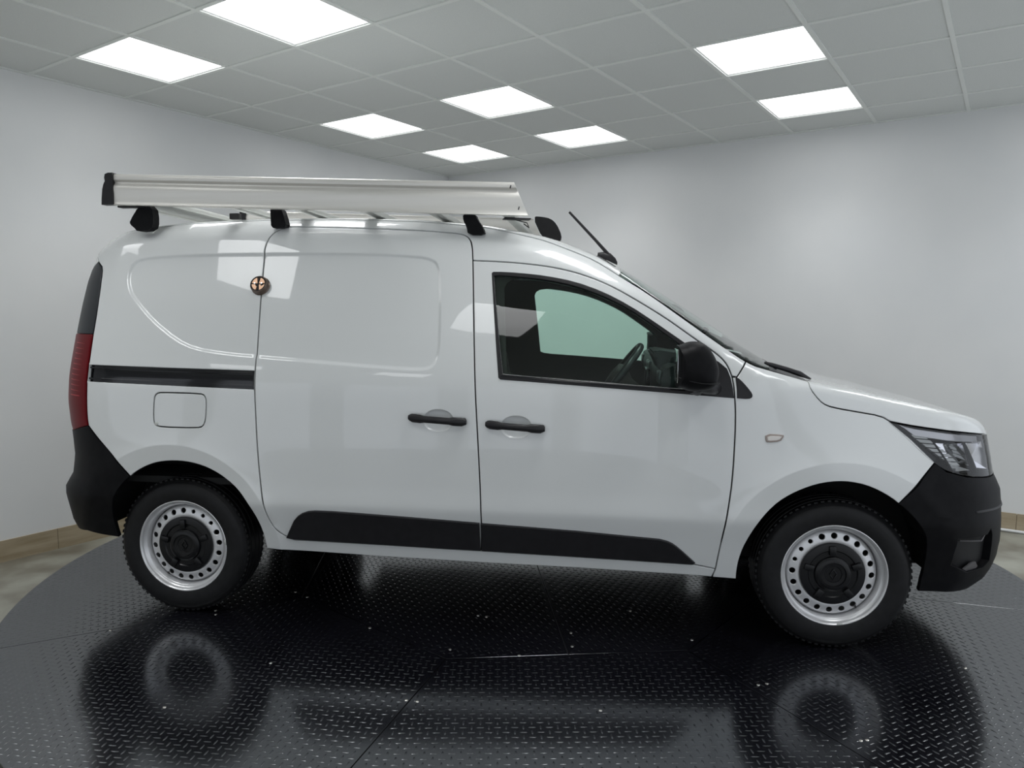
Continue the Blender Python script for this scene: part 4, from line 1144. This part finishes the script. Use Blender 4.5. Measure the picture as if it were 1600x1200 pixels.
# aerial and wiper
ab = TOPO(np.array([.475]), np.array([-.42]))[0]
bm = bmesh.new()
b0, b1 = np.array((.430, -.42, 1.636)), np.array((.520, -.42, 1.594))
rings = []
for t, hh, ww in ((0, .004, .006), (.25, .018, .011), (.55, .024, .014), (.85, .014, .012), (1., .002, .005)):
    p = b0 + (b1 - b0) * t
    rings.append([bm.verts.new((p[0] + hh * .4 * max(0, math.sin(a)), p[1] + ww * math.cos(a), p[2] - .010 + (hh + .010) * max(0, math.sin(a)))) for a in np.linspace(0, PI, 9)])
for a, b in zip(rings[:-1], rings[1:]):
    for k in range(8): bm.faces.new((a[k], a[k + 1], b[k + 1], b[k]))
ae = bm_obj('aerial', bm, M_mold, VAN, True, 1.2)
bm = bmesh.new(); tube(bm, [(.497, -.42, 1.612), (.42, -.423, 1.696), (.300, -.43, 1.822)], [.0085, .0070, .0055], 8); bm_obj('aerial_rod', bm, M_mold, ae)
bm = bmesh.new()
wp = [(1.107, -.79, 1.170), (1.135, -.782, 1.161), (1.20, -.76, 1.142), (1.26, -.735, 1.122), (1.31, -.70, 1.100)]
tube(bm, wp, [.005, .009, .010, .011, .004], 8)
bm_obj('wiper_arm', bm, M_mold, VAN, True, 1.)
bm = bmesh.new(); tube(bm, [(1.17, -.70, 1.140), (1.20, -.3, 1.150), (1.19, .15, 1.160)], .006, 6); bm_obj('wiper_blade', bm, M_rub, VAN)

# cabin
lin = cat([(-.30, .36), (.92, .36), (.965, .6), (.965, 1.10), (.90, 1.19), (.60, 1.39), (.35, 1.50), (.10, 1.555), (-.30, 1.575)])
g2 = off_poly(glassin, -.006)
gl_in = np.vstack([[(.040, 1.470), (.050, 1.492), (.072, 1.505)], glassin[(glassin[:, 0] > .115)], [(.090, 1.113), (.068, 1.122)]])
LN = build_patch(SIDE, lin, holes=[gl_in], off=-.030, inset=0, edge=.002, drop=0, depth=0, hole_inset=0, res=.06)
vvW, ffW = ring_wall(SIDE, off_poly(clean(glassin), -.001), -.008, -.030)
for s, o_ in ((1, FD[0]), (-1, FD[1])):
    link(bpy.data.objects.new('door_lining', patch_mesh('door_lining', LN, M_int2, s < 0)), o_)
    mesh_obj('window_reveal', [(x, y * s, z) for x, y, z in vvW], ffW, M_rub, o_)
ceil3 = TOPO(np.repeat(np.linspace(-.2, .50, 8), 9), np.tile(np.linspace(-.66, .66, 9), 8)) - [0, 0, .03]
mesh_obj('headlining', ceil3, [(r * 9 + c_, r * 9 + c_ + 1, r * 9 + c_ + 10, r * 9 + c_ + 9) for r in range(7) for c_ in range(8)], M_int, VAN)
bm = bmesh.new()
zz = np.linspace(.36, 1.74, 14); row = [(-.30, -abs(float(side_pt([(-.30, z)])[0][1])) + .028, z) for z in zz]
bk = [bm.verts.new(p) for p in row] + [bm.verts.new((p[0], -p[1], p[2])) for p in row[::-1]]
bm.faces.new(bk); bm_obj('bulkhead', bm, M_int, VAN, False)
box('cabin_floor', (.42, 0, .42), (1.24, 1.56, .03), M_int, VAN)
def seat(y, label=None):
    bm = bmesh.new(); add_box(bm, (.22, y, .66), (.50, .50, .15), Matrix.Rotation(.08, 3, 'Y'), .05, 3)
    sc = bm_obj('seat', bm, M_int2, VAN)
    bm = bmesh.new(); add_box(bm, (-.14, y, .90), (.13, .48, .52), Matrix.Rotation(-.16, 3, 'Y'), .05, 3); bm_obj('seat_back', bm, M_int2, sc)
    bm = bmesh.new(); add_box(bm, (-.20, y, 1.22), (.085, .26, .17), Matrix.Rotation(-.12, 3, 'Y'), .035, 3); bm_obj('headrest', bm, M_int2, sc)
    box('seat_base', (.22, y, .50), (.40, .42, .16), M_int, sc)
seat(-.37); seat(.37)
# dashboard
bm = bmesh.new()
dprof = [(1.00, 1.12), (.93, 1.140), (.84, 1.150), (.745, 1.150), (.712, 1.135), (.700, 1.09), (.715, 1.02), (.74, .95), (.72, .86), (.76, .74), (.86, .60), (1.00, .55)]
extr(bm, dprof, -.775, .775, lambda u, v, d: (u, d, v)); dash = bm_obj('dashboard', bm, M_dash, VAN, True, .5)
bm = bmesh.new()
hp = [(.90, 1.145), (.80, 1.190), (.70, 1.205), (.672, 1.196), (.690, 1.165), (.72, 1.09), (.80, 1.08)]
extr(bm, hp, -.56, -.19, lambda u, v, d: (u, d, v)); bmesh.ops.bevel(bm, geom=bm.edges[:], offset=.01, segments=2, affect='EDGES'); bm_obj('instrument_hood', bm, M_dash, dash, True, .5)
bm = bmesh.new()
for y in (-.66, .0, .12, .66): add_box(bm, (.704, y, 1.095), (.02, .10, .055), None, .008)
bm_obj('air_vent', bm, mat('vent_trim', (.14, .14, .15), .3), dash)
box('centre_screen', (.690, .03, 1.03), (.02, .20, .11), M_gloss, dash, .006)
# steering wheel
sw_ax = Vector((-.80, 0, .60)).normalized(); swc = Vector((.528, -.37, 1.070))
e1 = Vector((0, 1, 0)); e2 = sw_ax.cross(e1).normalized()
bm = bmesh.new(); rings = []
for k in range(48):
    a = 2 * PI * k / 48; d = e1 * math.cos(a) + e2 * math.sin(a); cpt = swc + d * .178
    rings.append([bm.verts.new(cpt + d * (.0150 * math.cos(b)) + sw_ax * (.0170 * math.sin(b))) for b in np.linspace(0, 2 * PI, 12, endpoint=False)])
for i in range(48):
    a, b = rings[i], rings[(i + 1) % 48]
    for k in range(12): bm.faces.new((a[k], a[(k + 1) % 12], b[(k + 1) % 12], b[k]))
bmesh.ops.recalc_face_normals(bm, faces=bm.faces[:])
stw = bm_obj('steering_wheel', bm, mat('wheel_leather', (.022, .022, .024), .35), VAN, True, 1.2)
bm = bmesh.new(); lathe(bm, [(.0001, .035), (.055, .028), (.065, .01), (.06, -.02), (.035, -.06), (.03, -.20)], 24, 'z')
hb_ = bm_obj('steering_hub', bm, M_int2, stw); hb_.matrix_local = Matrix.Translation(swc) @ sw_ax.to_track_quat('Z', 'Y').to_matrix().to_4x4()
for a in (0.15, PI - .15, -PI / 2):
    bm = bmesh.new(); d = e1 * math.cos(a) + e2 * math.sin(a)
    tube(bm, [swc + d * .04, swc + d * .168], [.014, .011], 8); bm_obj('spoke', bm, M_int2, stw)
bm = bmesh.new(); tube(bm, [swc - sw_ax * .07 + Vector((0, -.03, 0)), swc - sw_ax * .06 + Vector((-.01, -.16, .01))], [.007, .006], 8); bm_obj('stalk', bm, M_dash, stw)

# ------------------------------------------------------------------ roof rack: two aluminium side panels, crossbars, black feet
RK = empty('roof_rack', (.0120, 3.8746, 0), YAW)
tag(RK, 'silver aluminium roof rack with black feet on top of the white van', 'roof rack')
TILT = -.0372
def rkz(x): return 1.8455 + (x + 1.75) * TILT
def rail_side(s, x0, x1a, x1b, dz, name='side_panel'):
    # section: outer face profile (height above bottom, outward)
    prof = [(.0, .006), (.004, .0015), (.020, .0005), (.048, .0), (.066, .002), (.078, .0015), (.086, -.0010), (.092, -.0060), (.097, -.0100), (.101, -.0120), (.1045, -.0115), (.1085, -.0065), (.1125, -.0030), (.118, -.0022), (.126, -.0022), (.134, -.0040), (.1385, -.0085), (.1395, -.013), (.1395, -.024), (.136, -.026), (.134, -.018), (.120, -.014), (.10, -.022), (.085, -.018), (.06, -.012), (.03, -.012), (.004, -.013), (.0, -.022), (-.001, -.010)]
    vv, ff = [], []
    n = len(prof)
    for e in (0, 1):
        for h, o_ in prof:
            x = x0 if e == 0 else x1b + (x1a - x1b) * (h / .14)
            vv.append((x, s * (.682 + o_), rkz(x) + h + dz))
    ff = [(k, (k + 1) % n, n + (k + 1) % n, n + k) for k in range(n)]
    ff += [tuple(range(n)), tuple(range(2 * n - 1, n - 1, -1))]
    o_ = mesh_obj(name, vv, ff, M_alu, RK, True)
    bmt = bmesh.new(); bmt.from_mesh(o_.data); bmesh.ops.recalc_face_normals(bmt, faces=bmt.faces[:])
    bmt.to_mesh(o_.data); bmt.free(); o_.data.set_sharp_from_angle(angle=.9)
    return o_
n_side = rail_side(-1, -1.755, .075, .137, 0)
f_side = rail_side(1, -1.80, .030, .092, .012)
bm = bmesh.new()
for (x, h) in ((.062, .118), (.098, .030)):
    add_box(bm, (x, -.6825, rkz(x) + h), (.0045, .003, .014), Matrix.Rotation(.25, 3, 'Y'), .0008)
bm_obj('fixing_slot', bm, M_rub, n_side)
def end_cap(s, pts, x_to, dz=0):
    bm = bmesh.new()
    q = chaikin_c(pts, 1)
    extr(bm, [tuple(p) for p in q], s * .655, s * .690, lambda u, v, d: (u, d, v))
    bmesh.ops.bevel(bm, geom=[e for e in bm.edges if len(e.link_faces) == 2 and e.calc_face_angle(0) > 1.], offset=.004, segments=2, affect='EDGES')
    bm_obj('end_cap', bm, M_mold, RK, True, .6)
for s in (-1, 1):
    z0 = rkz(-1.76) + (0 if s < 0 else .012); dx = 0 if s < 0 else -.045
    bm = bmesh.new()
    pr = [(-1.752, .0), (-1.752, .142), (-1.772, .142), (-1.788, .136), (-1.791, .12), (-1.789, .105), (-1.797, .09), (-1.803, .07), (-1.808, .03), (-1.810, .0)]
    extr(bm, [(x + dx, z + z0) for x, z in pr], s * .652, s * .689, lambda u, v, d: (u, d, v))
    bm_obj('end_cap', bm, M_mold, RK, True, .5)
end_cap(1, [(.026, 1.945), (.085, 1.942), (.137, 1.930), (.172, 1.900), (.204, 1.832), (.198, 1.795), (.170, 1.783), (.090, 1.808)], 0)
for x, wd in ((-1.755, .035), (-1.56, .075), (-1.215, .055), (-.905, .055), (-.600, .055), (-.285, .055)):
    z = rkz(x) + .018
    o_ = box('crossbar', (x, 0, z), (wd, 1.312, .024), M_alu2, RK, .004)
fbx = .045
box('front_crossbar', (fbx, 0, rkz(fbx) + .014), (.05, 1.312, .024), M_alu2, RK, .004)
bm = bmesh.new(); add_box(bm, (fbx + .03, -.56, rkz(fbx) - .002), (.12, .05, .006), Matrix.Rotation(.3, 3, 'Z'), .002)
tube(bm, [(fbx + .02, -.56, rkz(fbx) - .004), (fbx + .07, -.50, rkz(fbx) - .012), (fbx + .075, -.47, rkz(fbx) - .03), (fbx + .05, -.45, rkz(fbx) - .01)], .0025, 6)
bm_obj('ladder_catch', bm, M_rub, RK)
box('rear_bracket', (-1.37, -.30, rkz(-1.37) + .006), (.05, .03, .03), M_rub, RK, .003)
box('roller', (-1.66, 0, rkz(-1.66) + .020), (.10, 1.312, .018), M_alu2, RK, .005)
box('rail_plate', (-1.69, -.645, rkz(-1.69) - .003), (.12, .04, .008), M_rub, RK, .002)
for s in (-1, 1):
    for pts in ([(-1.635, 1.846), (-1.575, 1.846), (-1.567, 1.775), (-1.580, 1.735), (-1.650, 1.728), (-1.660, 1.742), (-1.683, 1.760), (-1.684, 1.776)],
                [(-1.012, 1.826), (-.990, 1.826), (-.962, 1.826), (-.950, 1.790), (-.938, 1.742), (-.975, 1.738), (-1.010, 1.738), (-1.011, 1.78)],
                [(-.145, 1.790), (-.090, 1.788), (-.082, 1.765), (-.060, 1.735), (-.047, 1.698), (-.123, 1.700), (-.128, 1.735), (-.143, 1.760)]):
        bm = bmesh.new()
        extr(bm, [((p[0] - .462) * 1.010 + .462, p[1] + .0015) for p in chaikin_c(pts, 1)], s * .598, s * .645, lambda u, v, d: (u, d, v))
        bm_obj('foot', bm, M_plast, RK, True, .5)
